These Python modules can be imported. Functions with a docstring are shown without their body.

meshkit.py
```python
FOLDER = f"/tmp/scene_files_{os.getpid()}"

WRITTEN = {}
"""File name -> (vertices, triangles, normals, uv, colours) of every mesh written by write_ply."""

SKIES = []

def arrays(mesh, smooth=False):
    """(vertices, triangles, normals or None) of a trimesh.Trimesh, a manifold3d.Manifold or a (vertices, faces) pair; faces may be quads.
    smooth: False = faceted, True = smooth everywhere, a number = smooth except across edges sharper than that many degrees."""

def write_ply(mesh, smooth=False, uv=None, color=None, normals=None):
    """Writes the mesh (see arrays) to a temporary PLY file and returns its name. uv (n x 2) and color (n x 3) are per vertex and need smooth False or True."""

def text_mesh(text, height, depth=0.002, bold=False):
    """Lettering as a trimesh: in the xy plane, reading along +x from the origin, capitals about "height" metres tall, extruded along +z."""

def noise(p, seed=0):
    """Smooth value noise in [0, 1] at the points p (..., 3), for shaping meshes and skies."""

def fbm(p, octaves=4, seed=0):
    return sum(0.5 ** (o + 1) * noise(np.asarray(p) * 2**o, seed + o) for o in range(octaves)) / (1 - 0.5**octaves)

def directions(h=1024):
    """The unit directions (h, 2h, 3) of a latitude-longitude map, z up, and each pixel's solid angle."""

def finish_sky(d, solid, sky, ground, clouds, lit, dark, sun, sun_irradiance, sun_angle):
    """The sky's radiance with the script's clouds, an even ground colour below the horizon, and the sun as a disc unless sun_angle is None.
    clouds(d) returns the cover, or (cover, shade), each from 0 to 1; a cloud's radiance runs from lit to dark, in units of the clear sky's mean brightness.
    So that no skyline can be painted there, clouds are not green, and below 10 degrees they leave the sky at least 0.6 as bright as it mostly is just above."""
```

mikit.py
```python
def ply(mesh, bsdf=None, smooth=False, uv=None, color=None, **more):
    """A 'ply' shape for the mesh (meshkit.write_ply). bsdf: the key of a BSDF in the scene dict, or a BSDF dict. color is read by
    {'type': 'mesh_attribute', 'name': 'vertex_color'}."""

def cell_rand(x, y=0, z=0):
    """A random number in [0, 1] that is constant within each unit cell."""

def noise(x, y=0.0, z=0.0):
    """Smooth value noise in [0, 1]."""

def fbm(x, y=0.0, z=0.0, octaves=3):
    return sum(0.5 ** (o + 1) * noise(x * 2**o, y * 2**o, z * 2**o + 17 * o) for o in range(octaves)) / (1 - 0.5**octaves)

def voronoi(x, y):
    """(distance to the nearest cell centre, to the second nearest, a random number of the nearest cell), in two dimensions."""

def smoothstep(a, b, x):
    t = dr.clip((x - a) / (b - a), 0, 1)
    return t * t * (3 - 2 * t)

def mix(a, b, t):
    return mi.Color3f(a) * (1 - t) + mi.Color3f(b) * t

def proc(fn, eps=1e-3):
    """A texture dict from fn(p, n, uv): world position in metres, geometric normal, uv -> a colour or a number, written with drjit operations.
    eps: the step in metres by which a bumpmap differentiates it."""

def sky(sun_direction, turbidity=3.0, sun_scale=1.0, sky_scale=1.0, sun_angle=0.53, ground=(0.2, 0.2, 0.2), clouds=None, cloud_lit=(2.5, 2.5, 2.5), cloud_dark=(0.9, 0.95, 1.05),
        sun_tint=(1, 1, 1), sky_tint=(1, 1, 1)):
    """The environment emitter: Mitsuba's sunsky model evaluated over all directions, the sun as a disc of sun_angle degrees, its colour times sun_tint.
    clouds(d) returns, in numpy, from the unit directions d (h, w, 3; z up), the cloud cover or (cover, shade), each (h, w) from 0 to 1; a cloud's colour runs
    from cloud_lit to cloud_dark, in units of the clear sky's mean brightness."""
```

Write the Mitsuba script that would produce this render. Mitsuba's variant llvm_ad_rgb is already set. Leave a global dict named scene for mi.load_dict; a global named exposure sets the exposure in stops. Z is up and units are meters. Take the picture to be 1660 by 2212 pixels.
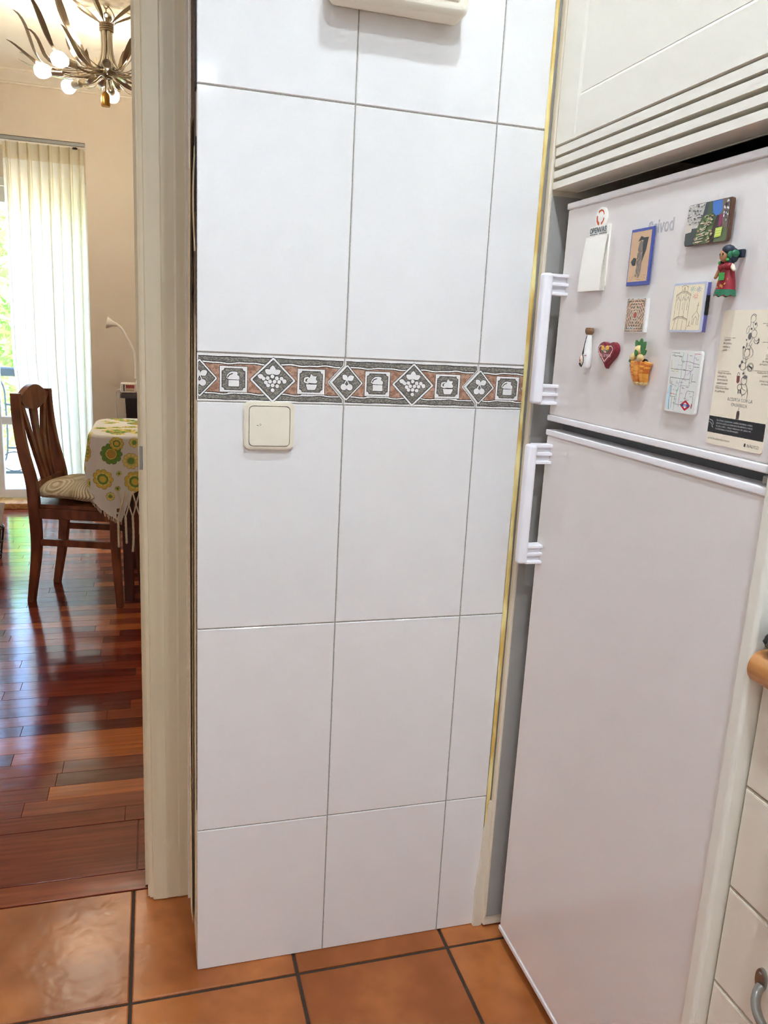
import math, random
import numpy as np, trimesh, manifold3d as m3
import mitsuba as mi, drjit as dr, mikit, meshkit
from mikit import proc, noise, fbm, smoothstep, mix
from shapely.geometry import Polygon, Point, LineString, box as sbox, MultiPolygon
from shapely import affinity
from shapely.ops import unary_union
T = mi.ScalarTransform4f
random.seed(7); rng = np.random.default_rng(7)
scene, labels = {}, {}

# ------------------------------------------------------------------ camera, sky, lamps, exposure
exposure = 0.85
CAM = [-0.0702, -1.3556, 1.2410]
FWD = np.array([0.27924857, 0.93513566, -0.21804023]); UP = [0.01233595, 0.22356094, 0.97461189]
scene['camera'] = {'type': 'perspective', 'fov': 51.93, 'fov_axis': 'x', 'near_clip': 0.01, 'far_clip': 200.0,
                   'to_world': T().look_at(origin=CAM, target=(np.array(CAM) + FWD).tolist(), up=UP)}
scene['sky'] = mikit.sky([0.35, -0.55, 0.75], turbidity=4.0, sun_scale=16.0, sky_scale=44.0)
# kitchen ceiling spots: x, y, power factor; last four added unseen as fill
SPOTS_AND_FILL = [(0.31, -0.64, 1.5), (0.28, -1.25, 2.0), (-0.15, -1.85, 1.0), (-0.62, -1.5, .35), (-0.5, -2.4, .5), (0.2, -2.9, .5)]
SPOT_RADIANCE = 380.0
BULB_RADIANCE = 66.0
SPOT_TINT = np.array([0.89, 1.0, 1.125]); BULB_TINT = np.array([1.0, 0.91, 0.73])

# ------------------------------------------------------------------ helpers
def lin(c):
    c = np.asarray(c, float) / 255.0
    return np.where(c <= 0.04045, c / 12.92, ((c + 0.055) / 1.055) ** 2.4).tolist()
def rgb(c): return {'type': 'rgb', 'value': lin(c)}
def mat(key, color, rough=0.5, metal=0.0, two=True, bump=None, bscale=1.0, **more):
    b = {'type': 'principled', 'base_color': color if isinstance(color, dict) else rgb(color), 'roughness': rough, 'metallic': metal, **more}
    if bump is not None: b = {'type': 'bumpmap', 'arbitrary': bump, 'scale': bscale, 'bsdf': b}
    scene[key] = {'type': 'twosided', 'bsdf': b} if two else b
    return key
def uniq(key):
    if key not in scene and key not in labels: return key
    k = 1
    while f'{key}_{k:03d}' in scene or f'{key}_{k:03d}' in labels: k += 1
    return f'{key}_{k:03d}'
def add(key, mesh, m, smooth=False, label=None, cat=None, group=None, kind=None, **more):
    key = uniq(key)
    scene[key] = mikit.ply(mesh, m, smooth=smooth, **more)
    info(key, label, cat, group, kind)
    return key
def info(key, label=None, cat=None, group=None, kind=None):
    d = {k: v for k, v in (('label', label), ('category', cat), ('group', group), ('kind', kind)) if v}
    if d: labels[key] = d
def thing(key, label, cat, group=None):
    key = uniq(key); info(key, label, cat, group); return key
def cat(ms):
    return trimesh.util.concatenate(ms)
def box(x0, x1, y0, y1, z0, z1, r=0.0):
    x0, x1 = sorted((x0, x1)); y0, y1 = sorted((y0, y1)); z0, z1 = sorted((z0, z1))
    if r <= 0:
        return trimesh.creation.box(bounds=[[x0, y0, z0], [x1, y1, z1]])
    pts = []
    for x, sx in ((x0, 1), (x1, -1)):
        for y, sy in ((y0, 1), (y1, -1)):
            for z, sz in ((z0, 1), (z1, -1)):
                pts += [(x, y + sy * r, z + sz * r), (x + sx * r, y, z + sz * r), (x + sx * r, y + sy * r, z)]
    return trimesh.convex.convex_hull(np.array(pts))
def rbox(x0, x1, y0, y1, z0, z1, r, n=16):
    """Box with properly rounded edges and corners."""
    k = max(3, n // 4); q = np.linspace(0, np.pi / 2, k)
    th = np.r_[q, q + np.pi / 2]; st = np.r_[np.ones(k), -np.ones(k)]
    ph = np.concatenate([q + i * np.pi / 2 for i in range(4)]); sx = np.repeat([1, -1, -1, 1], k); sy = np.repeat([1, 1, -1, -1], k)
    hx, hy, hz = (x1 - x0) / 2 - r, (y1 - y0) / 2 - r, (z1 - z0) / 2 - r
    V = np.stack([r * np.sin(th)[:, None] * np.cos(ph) + sx * hx, r * np.sin(th)[:, None] * np.sin(ph) + sy * hy, (r * np.cos(th) + st * hz)[:, None] + 0 * ph], -1)
    nt, npn = len(th), len(ph); F = []
    for i in range(nt - 1):
        for j in range(npn):
            l = (j + 1) % npn; F += [[i * npn + j, (i + 1) * npn + j, (i + 1) * npn + l], [i * npn + j, (i + 1) * npn + l, i * npn + l]]
    c = [i * k for i in range(4)]; F += [[c[0], c[1], c[2]], [c[0], c[2], c[3]]]; b = (nt - 1) * npn; F += [[b + c[0], b + c[2], b + c[1]], [b + c[0], b + c[3], b + c[2]]]
    m = trimesh.Trimesh(V.reshape(-1, 3) + [(x0 + x1) / 2, (y0 + y1) / 2, (z0 + z1) / 2], F, process=False)
    m.merge_vertices(); m.update_faces(m.nondegenerate_faces()); return m
def man(m):
    d = m.to_mesh(); return trimesh.Trimesh(d.vert_properties[:, :3], d.tri_verts, process=False)
def polys(g):
    return [p for p in getattr(g, 'geoms', [g]) if isinstance(p, Polygon) and p.area > 1e-10]
def ext(g, h0, h1):
    """Extrude a shapely area from height h0 to h1 (local u, v, h)."""
    ms = []
    for p in polys(g):
        m = trimesh.creation.extrude_polygon(p, h1 - h0, engine='earcut'); m.apply_translation([0, 0, h0]); ms.append(m)
    return cat(ms)
def chamfered(g, h0, h1, c):
    ms = [ext(g, h0, h1 - c)]
    # sloped rim built from nested outlines
    for k in range(1, 4):
        a = k / 3 * math.pi / 2
        q = g.buffer(-c * (1 - math.cos(a)))
        if not q.is_empty: ms.append(ext(q, h1 - c, h1 - c + c * math.sin(a)))
    return cat(ms)
def frame(O, U, V):
    U = np.array(U, float); V = np.array(V, float); N = np.cross(U, V)
    M = np.eye(4); M[:3, 0], M[:3, 1], M[:3, 2], M[:3, 3] = U, V, N, O
    return M
def tf(m, M):
    m = m.copy(); m.apply_transform(M); return m
def lathe(profile, n=32, M=None):
    m = trimesh.creation.revolve(np.array(profile, float), sections=n)
    if M is not None: m.apply_transform(M)
    return m
def spline(P, n):
    from scipy.interpolate import CubicSpline, PchipInterpolator
    P = np.array(P, float); t = np.r_[0, np.cumsum(np.linalg.norm(np.diff(P[:, :3], axis=0), axis=1))]
    return CubicSpline(t, P)(np.linspace(0, t[-1], n))
def tube(P, r, sides=8, caps=True):
    P = np.array(P, float); n = len(P); r = np.broadcast_to(r, n)
    t = np.gradient(P, axis=0); t /= np.linalg.norm(t, axis=1, keepdims=True) + 1e-12
    a = np.cross(t[0], [0, 0, 1.0] if abs(t[0][2]) < .9 else [1.0, 0, 0]); a /= np.linalg.norm(a)
    V = []
    ang = np.arange(sides) * 2 * np.pi / sides
    for i in range(n):
        a = a - t[i] * (a @ t[i]); a /= np.linalg.norm(a); b = np.cross(t[i], a)
        V.append(P[i] + r[i] * (np.cos(ang)[:, None] * a + np.sin(ang)[:, None] * b))
    V = np.vstack(V); F = []
    for i in range(n - 1):
        for j in range(sides):
            k = (j + 1) % sides
            F += [[i * sides + j, i * sides + k, (i + 1) * sides + k], [i * sides + j, (i + 1) * sides + k, (i + 1) * sides + j]]
    if caps:
        V = np.vstack([V, P[0], P[-1]]); c0, c1 = len(V) - 2, len(V) - 1
        for j in range(sides):
            k = (j + 1) % sides
            F += [[c0, k, j], [c1, (n - 1) * sides + j, (n - 1) * sides + k]]
    return trimesh.Trimesh(V, F, process=False)
def bar(P, w, h, side):
    """A rectangular bar swept along P: width w along the fixed direction side, height h across it."""
    P = np.array(P, float); n = len(P); w = np.broadcast_to(w, n); h = np.broadcast_to(h, n)
    t = np.gradient(P, axis=0); t /= np.linalg.norm(t, axis=1, keepdims=True)
    S = np.array(side, float); S /= np.linalg.norm(S)
    V = []
    for i in range(n):
        s = S - t[i] * (S @ t[i]); s /= np.linalg.norm(s); u = np.cross(t[i], s)
        c = .12 * min(w[i], h[i])
        for a, b in ((-1, -1), (1, -1), (1, 1), (-1, 1)):
            V += [P[i] + a * (w[i] / 2 - c) * s + b * h[i] / 2 * u, P[i] + a * w[i] / 2 * s + b * (h[i] / 2 - c) * u] if (a * b > 0) else \
                 [P[i] + a * w[i] / 2 * s + b * (h[i] / 2 - c) * u, P[i] + a * (w[i] / 2 - c) * s + b * h[i] / 2 * u]
    # order the eight corners by angle
    k = 8; order = None
    V = np.array(V).reshape(n, 8, 3)
    s0 = S - t[0] * (S @ t[0]); s0 /= np.linalg.norm(s0); u0 = np.cross(t[0], s0)
    order = np.argsort([math.atan2((v - P[0]) @ u0, (v - P[0]) @ s0) for v in V[0]])
    V = V[:, order].reshape(-1, 3); F = []
    for i in range(n - 1):
        for j in range(k):
            l = (j + 1) % k
            F += [[i * k + j, i * k + l, (i + 1) * k + l], [i * k + j, (i + 1) * k + l, (i + 1) * k + j]]
    for j in range(1, k - 1):
        F += [[0, j + 1, j], [(n - 1) * k, (n - 1) * k + j, (n - 1) * k + j + 1]]
    return trimesh.Trimesh(V, F, process=False)
def grid(f, nu, nv):
    """Mesh of f(u, v) -> (x, y, z) over the unit square, and its (u, v) per vertex."""
    u, v = np.meshgrid(np.linspace(0, 1, nu), np.linspace(0, 1, nv), indexing='ij')
    V = np.stack(f(u.ravel(), v.ravel()), -1)
    i, j = np.meshgrid(np.arange(nu - 1), np.arange(nv - 1), indexing='ij')
    q = np.stack([i * nv + j, (i + 1) * nv + j, (i + 1) * nv + j + 1, i * nv + j + 1], -1).reshape(-1, 4)
    return trimesh.Trimesh(V, np.vstack([q[:, [0, 1, 2]], q[:, [0, 2, 3]]]), process=False), np.stack([u.ravel(), v.ravel()], -1)
def ell(c, r, sub=2):
    m = trimesh.creation.icosphere(sub); m.apply_scale(r); m.apply_translation(c); return m
class Print:
    """Flat print built from thin coloured areas, each laid 0.08 mm above the one before it."""
    def __init__(s, h0): s.h, s.ms, s.cs = h0, [], []
    def fill(s, g, c, up=True):
        if isinstance(g, list): g = unary_union(g)
        if g.is_empty: return
        if up: s.h += 0.00008
        m = ext(g, s.h - 0.00006, s.h); s.ms.append(m); s.cs.append(np.tile(lin(c), (len(m.vertices), 1)))
    def line(s, pts, w, c, up=False): s.fill(LineString(pts).buffer(w / 2, quad_segs=3), c, up)
    def text(s, t, u, v, height, c, align='l', bold=False, slope=0.0):
        m = meshkit.text_mesh(t, height, 0.00006, bold); m.vertices[:, 0] -= m.vertices[:, 0].min()
        w = m.vertices[:, 0].max()
        m.apply_translation([u - {'l': 0, 'c': w / 2, 'r': w}[align], v, s.h]); m.vertices[:, 1] += slope * (m.vertices[:, 0] - u)
        s.ms.append(m); s.cs.append(np.tile(lin(c), (len(m.vertices), 1)))
    def build(s, key, M, **k):
        return add(key, tf(cat(s.ms), M), 'm_print', color=np.vstack(s.cs), **k)
def rrect(u0, v0, u1, v1, r): return sbox(u0 + r, v0 + r, u1 - r, v1 - r).buffer(r, quad_segs=6)

# ------------------------------------------------------------------ materials
def terracotta(p, n, uv):
    t = fbm(p.x * 9, p.y * 9, 3.1, 4); d = fbm(p.x * 24, p.y * 30, 1.7, 4)
    cell = mikit.cell_rand(dr.floor((p.x + 0.1255) / 0.316), dr.floor((p.y + 0.0498) / 0.316), 4)
    c = mix(lin((140, 78, 40)), lin((190, 118, 66)), smoothstep(.25, .75, t * .75 + cell * .25))
    return mix(c, lin((140, 78, 42)), .35 * smoothstep(.45, .85, d))
mat('m_terracotta', proc(terracotta), 0.2, specular=0.3, bump=proc(lambda p, n, uv: fbm(p.x * 28, p.y * 28, 0.3, 3)), bscale=0.0010)
mat('m_grout_floor', (62, 48, 38), 0.9)
mat('m_tile', (236, 236, 233), 0.08, specular=0.5, bump=proc(lambda p, n, uv: fbm(p.x * 7, p.y * 7, p.z * 5, 2)), bscale=0.0007)
mat('m_grout', (150, 147, 138), 0.9)
def ground(p, n, uv):
    t = fbm(p.x * 160, p.y * 160, p.z * 160, 4); s = fbm(p.x * 420, 5., p.z * 420, 2)
    return mix(mix(lin((186, 150, 128)), lin((146, 106, 84)), smoothstep(.3, .7, t)), lin((118, 70, 48)), .7 * smoothstep(.62, .75, s))
mat('m_border_brown', proc(ground), 0.3)
def stone(p, n, uv):
    t = fbm(p.x * 520, p.y * 520, p.z * 520, 3)
    return mix(lin((92, 89, 83)), lin((150, 145, 133)), smoothstep(.3, .75, t))
mat('m_border_stone', proc(stone), 0.3)
mat('m_border_dark', (34, 30, 30), 0.3)
mat('m_border_white', (238, 237, 233), 0.18)
mat('m_print', {'type': 'mesh_attribute', 'name': 'vertex_color'}, 0.42)
mat('m_cloth_vc', {'type': 'mesh_attribute', 'name': 'vertex_color'}, 0.85, specular=0.15)
mat('m_gloss_vc', {'type': 'mesh_attribute', 'name': 'vertex_color'}, 0.22)
mat('m_kitchen_paint', (238, 238, 236), 0.8)
mat('m_cream_lacquer', (232, 229, 216), 0.35)
mat('m_cream_edge', (222, 213, 193), 0.45)
mat('m_drawer', (224, 216, 200), 0.42)
mat('m_fridge', (234, 229, 225), 0.06, specular=0.55)
mat('m_fridge_trim', (240, 240, 242), 0.3)
mat('m_fridge_body', (168, 176, 180), 0.35)
mat('m_handle_white', (242, 242, 246), 0.28)
mat('m_gasket', (70, 72, 74), 0.6)
mat('m_black', (14, 14, 15), 0.5)
mat('m_grey_metal', (150, 148, 142), 0.35, 0.8)
mat('m_steel', (150, 147, 142), 0.28, 0.9)
def glue(p, n, uv): return mix(lin((238, 224, 156)), lin((206, 172, 92)), smoothstep(.35, .7, fbm(p.x * 60, p.y * 60, p.z * 14, 3)))
mat('m_glue', proc(glue), 0.45)
mat('m_switch', (230, 222, 202), 0.3)
mat('m_intercom', (238, 233, 214), 0.3)
mat('m_casing', proc(lambda p, n, uv: mix(lin((224, 211, 182)), lin((212, 197, 165)), smoothstep(.3, .7, fbm(p.x * 30, p.y * 6, p.z * 1.5, 3)))), 0.35)
def reveal(p, n, uv):
    up = smoothstep(1.22, 1.34, p.z + .08 * noise(p.z * 6, p.y * 30))
    lo = mix(lin((214, 200, 172)), lin((190, 172, 140)), smoothstep(.4, .7, fbm(p.y * 60, p.z * 16, 0., 3)))
    hi = mix(lin((112, 90, 66)), lin((72, 54, 46)), smoothstep(.35, .65, fbm(p.y * 50, p.z * 9, 2., 3)))
    return mix(lo, hi, up)
mat('m_reveal', proc(reveal), 0.75, bump=proc(lambda p, n, uv: fbm(p.y * 80, p.z * 60, 0., 3)), bscale=0.0012)
mat('m_plaster', (206, 190, 158), 0.85)
mat('m_dining_wall', proc(lambda p, n, uv: mix(lin((236, 224, 208)), lin((231, 218, 200)), fbm(p.x * 3, p.y * 3, p.z * 3, 2))), 0.9)
mat('m_dining_ceiling', (244, 236, 220), 0.9)
def wood_tone(a, b, key, rough=.13):
    def f(p, n, uv):
        g = fbm(p.x * 7, p.y * 130, 1.3, 3); w = fbm(p.x * 2.2, p.y * 9, 4.4, 2)
        return mix(lin(a), lin(b), smoothstep(.25, .75, .6 * g + .4 * w))
    return mat(key, proc(f), rough, specular=0.42, clearcoat=0.2, clearcoat_gloss=0.9, bump=proc(lambda p, n, uv: fbm(p.x * 10, p.y * 22, 0.7, 2)), bscale=0.0007)
PLANKS = [wood_tone((98, 36, 22), (66, 20, 13), 'm_plank_dark'), wood_tone((122, 50, 30), (90, 30, 18), 'm_plank_red'),
          wood_tone((142, 66, 36), (108, 44, 24), 'm_plank_mid'), wood_tone((186, 104, 54), (148, 72, 36), 'm_plank_light')]
def furn(p, n, uv): return mix(lin((122, 70, 40)), lin((86, 42, 22)), smoothstep(.3, .7, fbm(p.x * 26, p.y * 26, p.z * 6, 3)))
mat('m_chair_wood', proc(furn), 0.28, specular=0.5)
mat('m_table_wood', proc(lambda p, n, uv: mix(lin((88, 38, 22)), lin((58, 20, 10)), fbm(p.x * 30, p.y * 30, p.z * 5, 3))), 0.3)
def worktop(p, n, uv): return mix(lin((206, 154, 96)), lin((176, 116, 62)), smoothstep(.3, .7, fbm(p.x * 60, p.y * 8, p.z * 60, 3)))
mat('m_worktop_wood', proc(worktop), 0.3)
mat('m_white_paint', (240, 240, 238), 0.4)
mat('m_chandelier', (138, 122, 100), 0.32, 0.85)
mat('m_chandelier_silver', (186, 176, 160), 0.25, 0.9)
mat('m_brass', (168, 122, 58), 0.3, 0.9)
mat('m_iron', (70, 84, 92), 0.5)
mat('m_dark_wood', (34, 22, 24), 0.3)
mat('m_lamp_white', (248, 243, 234), 0.4)
mat('m_cord', (226, 214, 190), 0.85, specular=0.1)
mat('m_wire', (26, 22, 22), 0.4)
mat('m_paper', (244, 241, 232), 0.7)
mat('m_leaf_a', (96, 168, 40), 0.6); mat('m_bark', (86, 70, 54), 0.9)
scene['m_leaf'] = {'type': 'principledthin', 'base_color': rgb((150, 200, 112)), 'roughness': 0.6, 'diff_trans': 1.0}
scene['m_leaf_yellow'] = {'type': 'principledthin', 'base_color': rgb((190, 212, 128)), 'roughness': 0.6, 'diff_trans': 1.0}
scene['m_glass'] = {'type': 'thindielectric', 'int_ior': 1.5}
def sheer(p, n, uv):
    x = uv.x * 8 + .32
    k = x - dr.floor(x)
    line = (smoothstep(.04, .05, k) - smoothstep(.09, .10, k)) + (smoothstep(.13, .14, k) - smoothstep(.18, .19, k))
    head = smoothstep(.957, .96, uv.y)
    c = mix(lin((252, 248, 240)), lin((232, 217, 186)), line)
    return mix(c, lin((226, 212, 184)), head * .8)
scene['m_curtain'] = {'type': 'principledthin', 'base_color': proc(sheer), 'roughness': 0.8, 'diff_trans': 1.5, 'spec_trans': 0.0}

# ------------------------------------------------------------------ setting: kitchen
GX, GY, GP = -0.1255, -0.0498, 0.3164
add('floor_kitchen', box(-1.2, 1.3, -3.3, 0.266, -0.05, -0.004), 'm_grout_floor', kind='structure')
def slab(x0, x1, y0, y1, zt, zb, c):
    """Floor piece with a chamfered upper rim."""
    return trimesh.convex.convex_hull(np.array([(x, y, zb) for x in (x0, x1) for y in (y0, y1)] + [(x, y, zt - c) for x in (x0, x1) for y in (y0, y1)] +
                                              [(x, y, zt) for x in (x0 + c, x1 - c) for y in (y0 + c, y1 - c)]))
for i in range(-4, 3):
    for j in range(-6, 1):
        x0 = GX + i * GP; y0 = GY + j * GP
        dz = rng.uniform(-.0006, .0006)
        add('floor_kitchen__tile', slab(max(x0 + .0035, -1.19), x0 + GP - .0035, y0 + .0035, min(y0 + GP - .0035, .2625), dz, -.0045, .0022), 'm_terracotta')
TX = [0.0, 0.2507, 0.5007, 0.5925]
TZ = [0.0, 0.3099, 0.7143, 1.1187, 1.1991, 1.6035, 2.0079, 2.415]
add('wall_back', cat([box(0.0015, 1.28, 0.0022, 0.212, 0, 2.42), box(-1.2, 0.0015, 0.20, 0.212, 2.10, 2.42), box(-1.2, -0.985, 0.20, 0.212, 0, 2.10)]), 'm_grout', kind='structure')
def wtile(x0, x1, z0, z1, g=.0011, c=.0012):
    x0 += g; x1 -= g; z0 += g; z1 -= g
    return trimesh.convex.convex_hull(np.array([(x, .0075, z) for x in (x0, x1) for z in (z0, z1)] + [(x, c, z) for x in (x0, x1) for z in (z0, z1)] + [(x, 0, z) for x in (x0 + c, x1 - c) for z in (z0 + c, z1 - c)]))
for a in range(3):
    for b in range(7):
        if b == 3: continue
        add('wall_back__tile', wtile(TX[a] - (.0011 if a == 0 else 0), TX[a + 1], TZ[b], TZ[b + 1]), 'm_tile', smooth=False)
# border tiles: interlocking ends, raised pictures
BH = TZ[4] - TZ[3]; MID = 0.0385
def wavy(v, ph, amp=.0009): return lambda u: v + amp * np.sin(u * 95 + ph) + .5 * amp * np.sin(u * 210 + ph * 2)
def between(f, g, u0=-.05, u1=.3):
    us = np.linspace(u0, u1, 120); return Polygon(list(zip(us, f(us))) + list(zip(us[::-1], g(us[::-1]))))
def diamond(cu, cv, hw, hh): return Polygon([(cu - hw, cv), (cu, cv + hh), (cu + hw, cv), (cu, cv - hh)]).buffer(-.002).buffer(.002, quad_segs=3)
def leaf(cu, cv, l, w, deg):
    t = np.linspace(0, 1, 14); s = w * np.sin(np.pi * t) ** .8
    p = Polygon(list(zip(t * l, s)) + list(zip(t[::-1] * l, -s[::-1])))
    return affinity.translate(affinity.rotate(p, deg, origin=(0, 0)), cu, cv)
def jug(cu, cv, s):
    lid = Polygon([(-.9, .15), (-.75, .55), (-.35, .9), (.1, .95), (.5, .9), (.55, .7), (.45, .55), (.75, .35), (.8, .1), (.75, -.05), (-.55, -.02)]).buffer(.04)
    slot = LineString([(-.75, .2), (-.5, .55), (-.1, .72)]).buffer(.07)
    body = sbox(-.6, -.95, .75, -.20).buffer(.04)
    return affinity.translate(affinity.scale(unary_union([lid.difference(slot), body]), s, s, origin=(0, 0)), cu, cv)
def pitcher(cu, cv, s):
    top = Polygon([(-.4, -.05), (-.5, .25), (-.1, .6), (0, .95), (.2, .7), (.65, .7), (.5, .4), (.75, .1), (.6, -.1)]).buffer(.05)
    handle = LineString([(-.4, .55), (-.8, .45), (-.85, .05), (-.4, -.12)]).buffer(.1)
    bowl = Polygon([(-.6, -.34), (.7, -.34), (.45, -.9), (-.4, -.9)]).buffer(.06)
    return affinity.translate(affinity.scale(unary_union([top, handle, bowl]), s, s, origin=(0, 0)), cu, cv)
def grapes(cu, cv):
    g = [Point(cu + a * .0078, cv + b * .0071).buffer(.0033) for a, b in
         ((-1, .35), (0, .75), (1, .35), (2, .3), (-1.9, .2), (-.5, -.45), (.5, -.45), (1.5, -.5), (-1.4, -.7), (-.9, -1.4), (.1, -1.35), (1.1, -1.5), (.1, -2.5))]
    g += [leaf(cu + .0005, cv + .0085, .0155, .0052, 90), leaf(cu - .001, cv + .0095, .0135, .0045, 150), leaf(cu + .002, cv + .0095, .0135, .0045, 28),
          leaf(cu - .0145, cv + .0035, .011, .004, 165), leaf(cu + .017, cv - .001, .008, .004, -20)]
    return g
def cherries(cu, cv):
    return [Point(cu - .0055, cv - .0085).buffer(.0055), Point(cu + .005, cv - .0085).buffer(.0055), leaf(cu + .0005, cv + .004, .012, .0045, 135), leaf(cu + .001, cv + .004, .013, .005, 30),
            LineString([(cu - .004, cv - .003), (cu, cv + .005), (cu + .0035, cv - .003)]).buffer(.0008)]
def octa(u0, v0, u1, v1, c): return sbox(u0, v0, u1, v1).difference(unary_union([Point(a, b).buffer(c) for a in (u0, u1) for b in (v0, v1)]))
for a in range(3):
    w = .25 if a != 0 else .2507
    left = [(0, .0008), (0, .010), (-.0265, MID), (0, .067), (0, BH - .0008)]
    right = [(w - .0018, BH - .0008), (w - .0018, .068), (w - .0285, MID), (w - .0018, .009), (w - .0018, .0008)]
    outline = Polygon(left + right)
    lo, hi = (0, .3) if a == 0 else ((-.1, .3) if a == 1 else (-.1, TX[3] - TX[2]))
    clip = sbox(lo, 0, hi, BH); outline = outline.intersection(clip); inner = outline.buffer(-.0016)
    M = frame([TX[a], 0.0016, TZ[3]], [1, 0, 0], [0, 0, 1])
    key = add('wall_back__border_tile', tf(chamfered(outline, -.006, .0012, .001), M), 'm_border_white')
    sq1, sq2 = sbox(.0368, .0168, .0822, .0594), sbox(.1678, .0168, .2152, .0594)
    big = diamond(.1257, .0387, .0392, .0385); small = diamond(.004, MID, .0292, .0315); chev = diamond(w + .004, MID, .0345, .0385)
    over = unary_union([sq1.buffer(.0009), sq2.buffer(.0009), big.buffer(.0008), small.buffer(.0008), chev.buffer(.0008)])
    band_t = between(wavy(.0672, a), wavy(.0742, a + 2, .0003)).difference(over); band_b = between(wavy(.0052, a, .0003), wavy(.0118, a + 1)).difference(over)
    field = between(wavy(.0165, a + 1), wavy(.0622, a)).difference(over)
    stonefill = unary_union([big.buffer(-.0042), small.buffer(-.0036), octa(.0412, .0212, .0778, .0550, .004), octa(.1724, .0212, .2106, .0550, .004)])
    pics = unary_union([jug(.059, .0385, .0125), pitcher(.1915, .0375, .0138)] + grapes(.1245, .0395) + cherries(.004, .0395))
    dark = unary_union([band_t.buffer(.0014), band_b.buffer(.0014), field.buffer(.0013), stonefill.buffer(.0012)] ).difference(over.difference(stonefill.buffer(.0012)).buffer(-.0009))
    dark = unary_union([dark, pics.buffer(.0011), over.difference(over.buffer(-.0009))]).intersection(inner)
    add(key + '__outline', tf(ext(dark, .0010, .00135), M), 'm_border_dark')
    add(key + '__ground', tf(ext(field.intersection(inner), .0010, .0015), M), 'm_border_brown')
    fill = unary_union([band_t, band_b, stonefill]).intersection(inner)
    add(key + '__stone', tf(ext(fill.difference(pics.buffer(.0010)), .0010, .0015), M), 'm_border_stone')
    add(key + '__motif', tf(ext(pics.intersection(inner), .0010, .0022), M), 'm_border_white')
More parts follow.
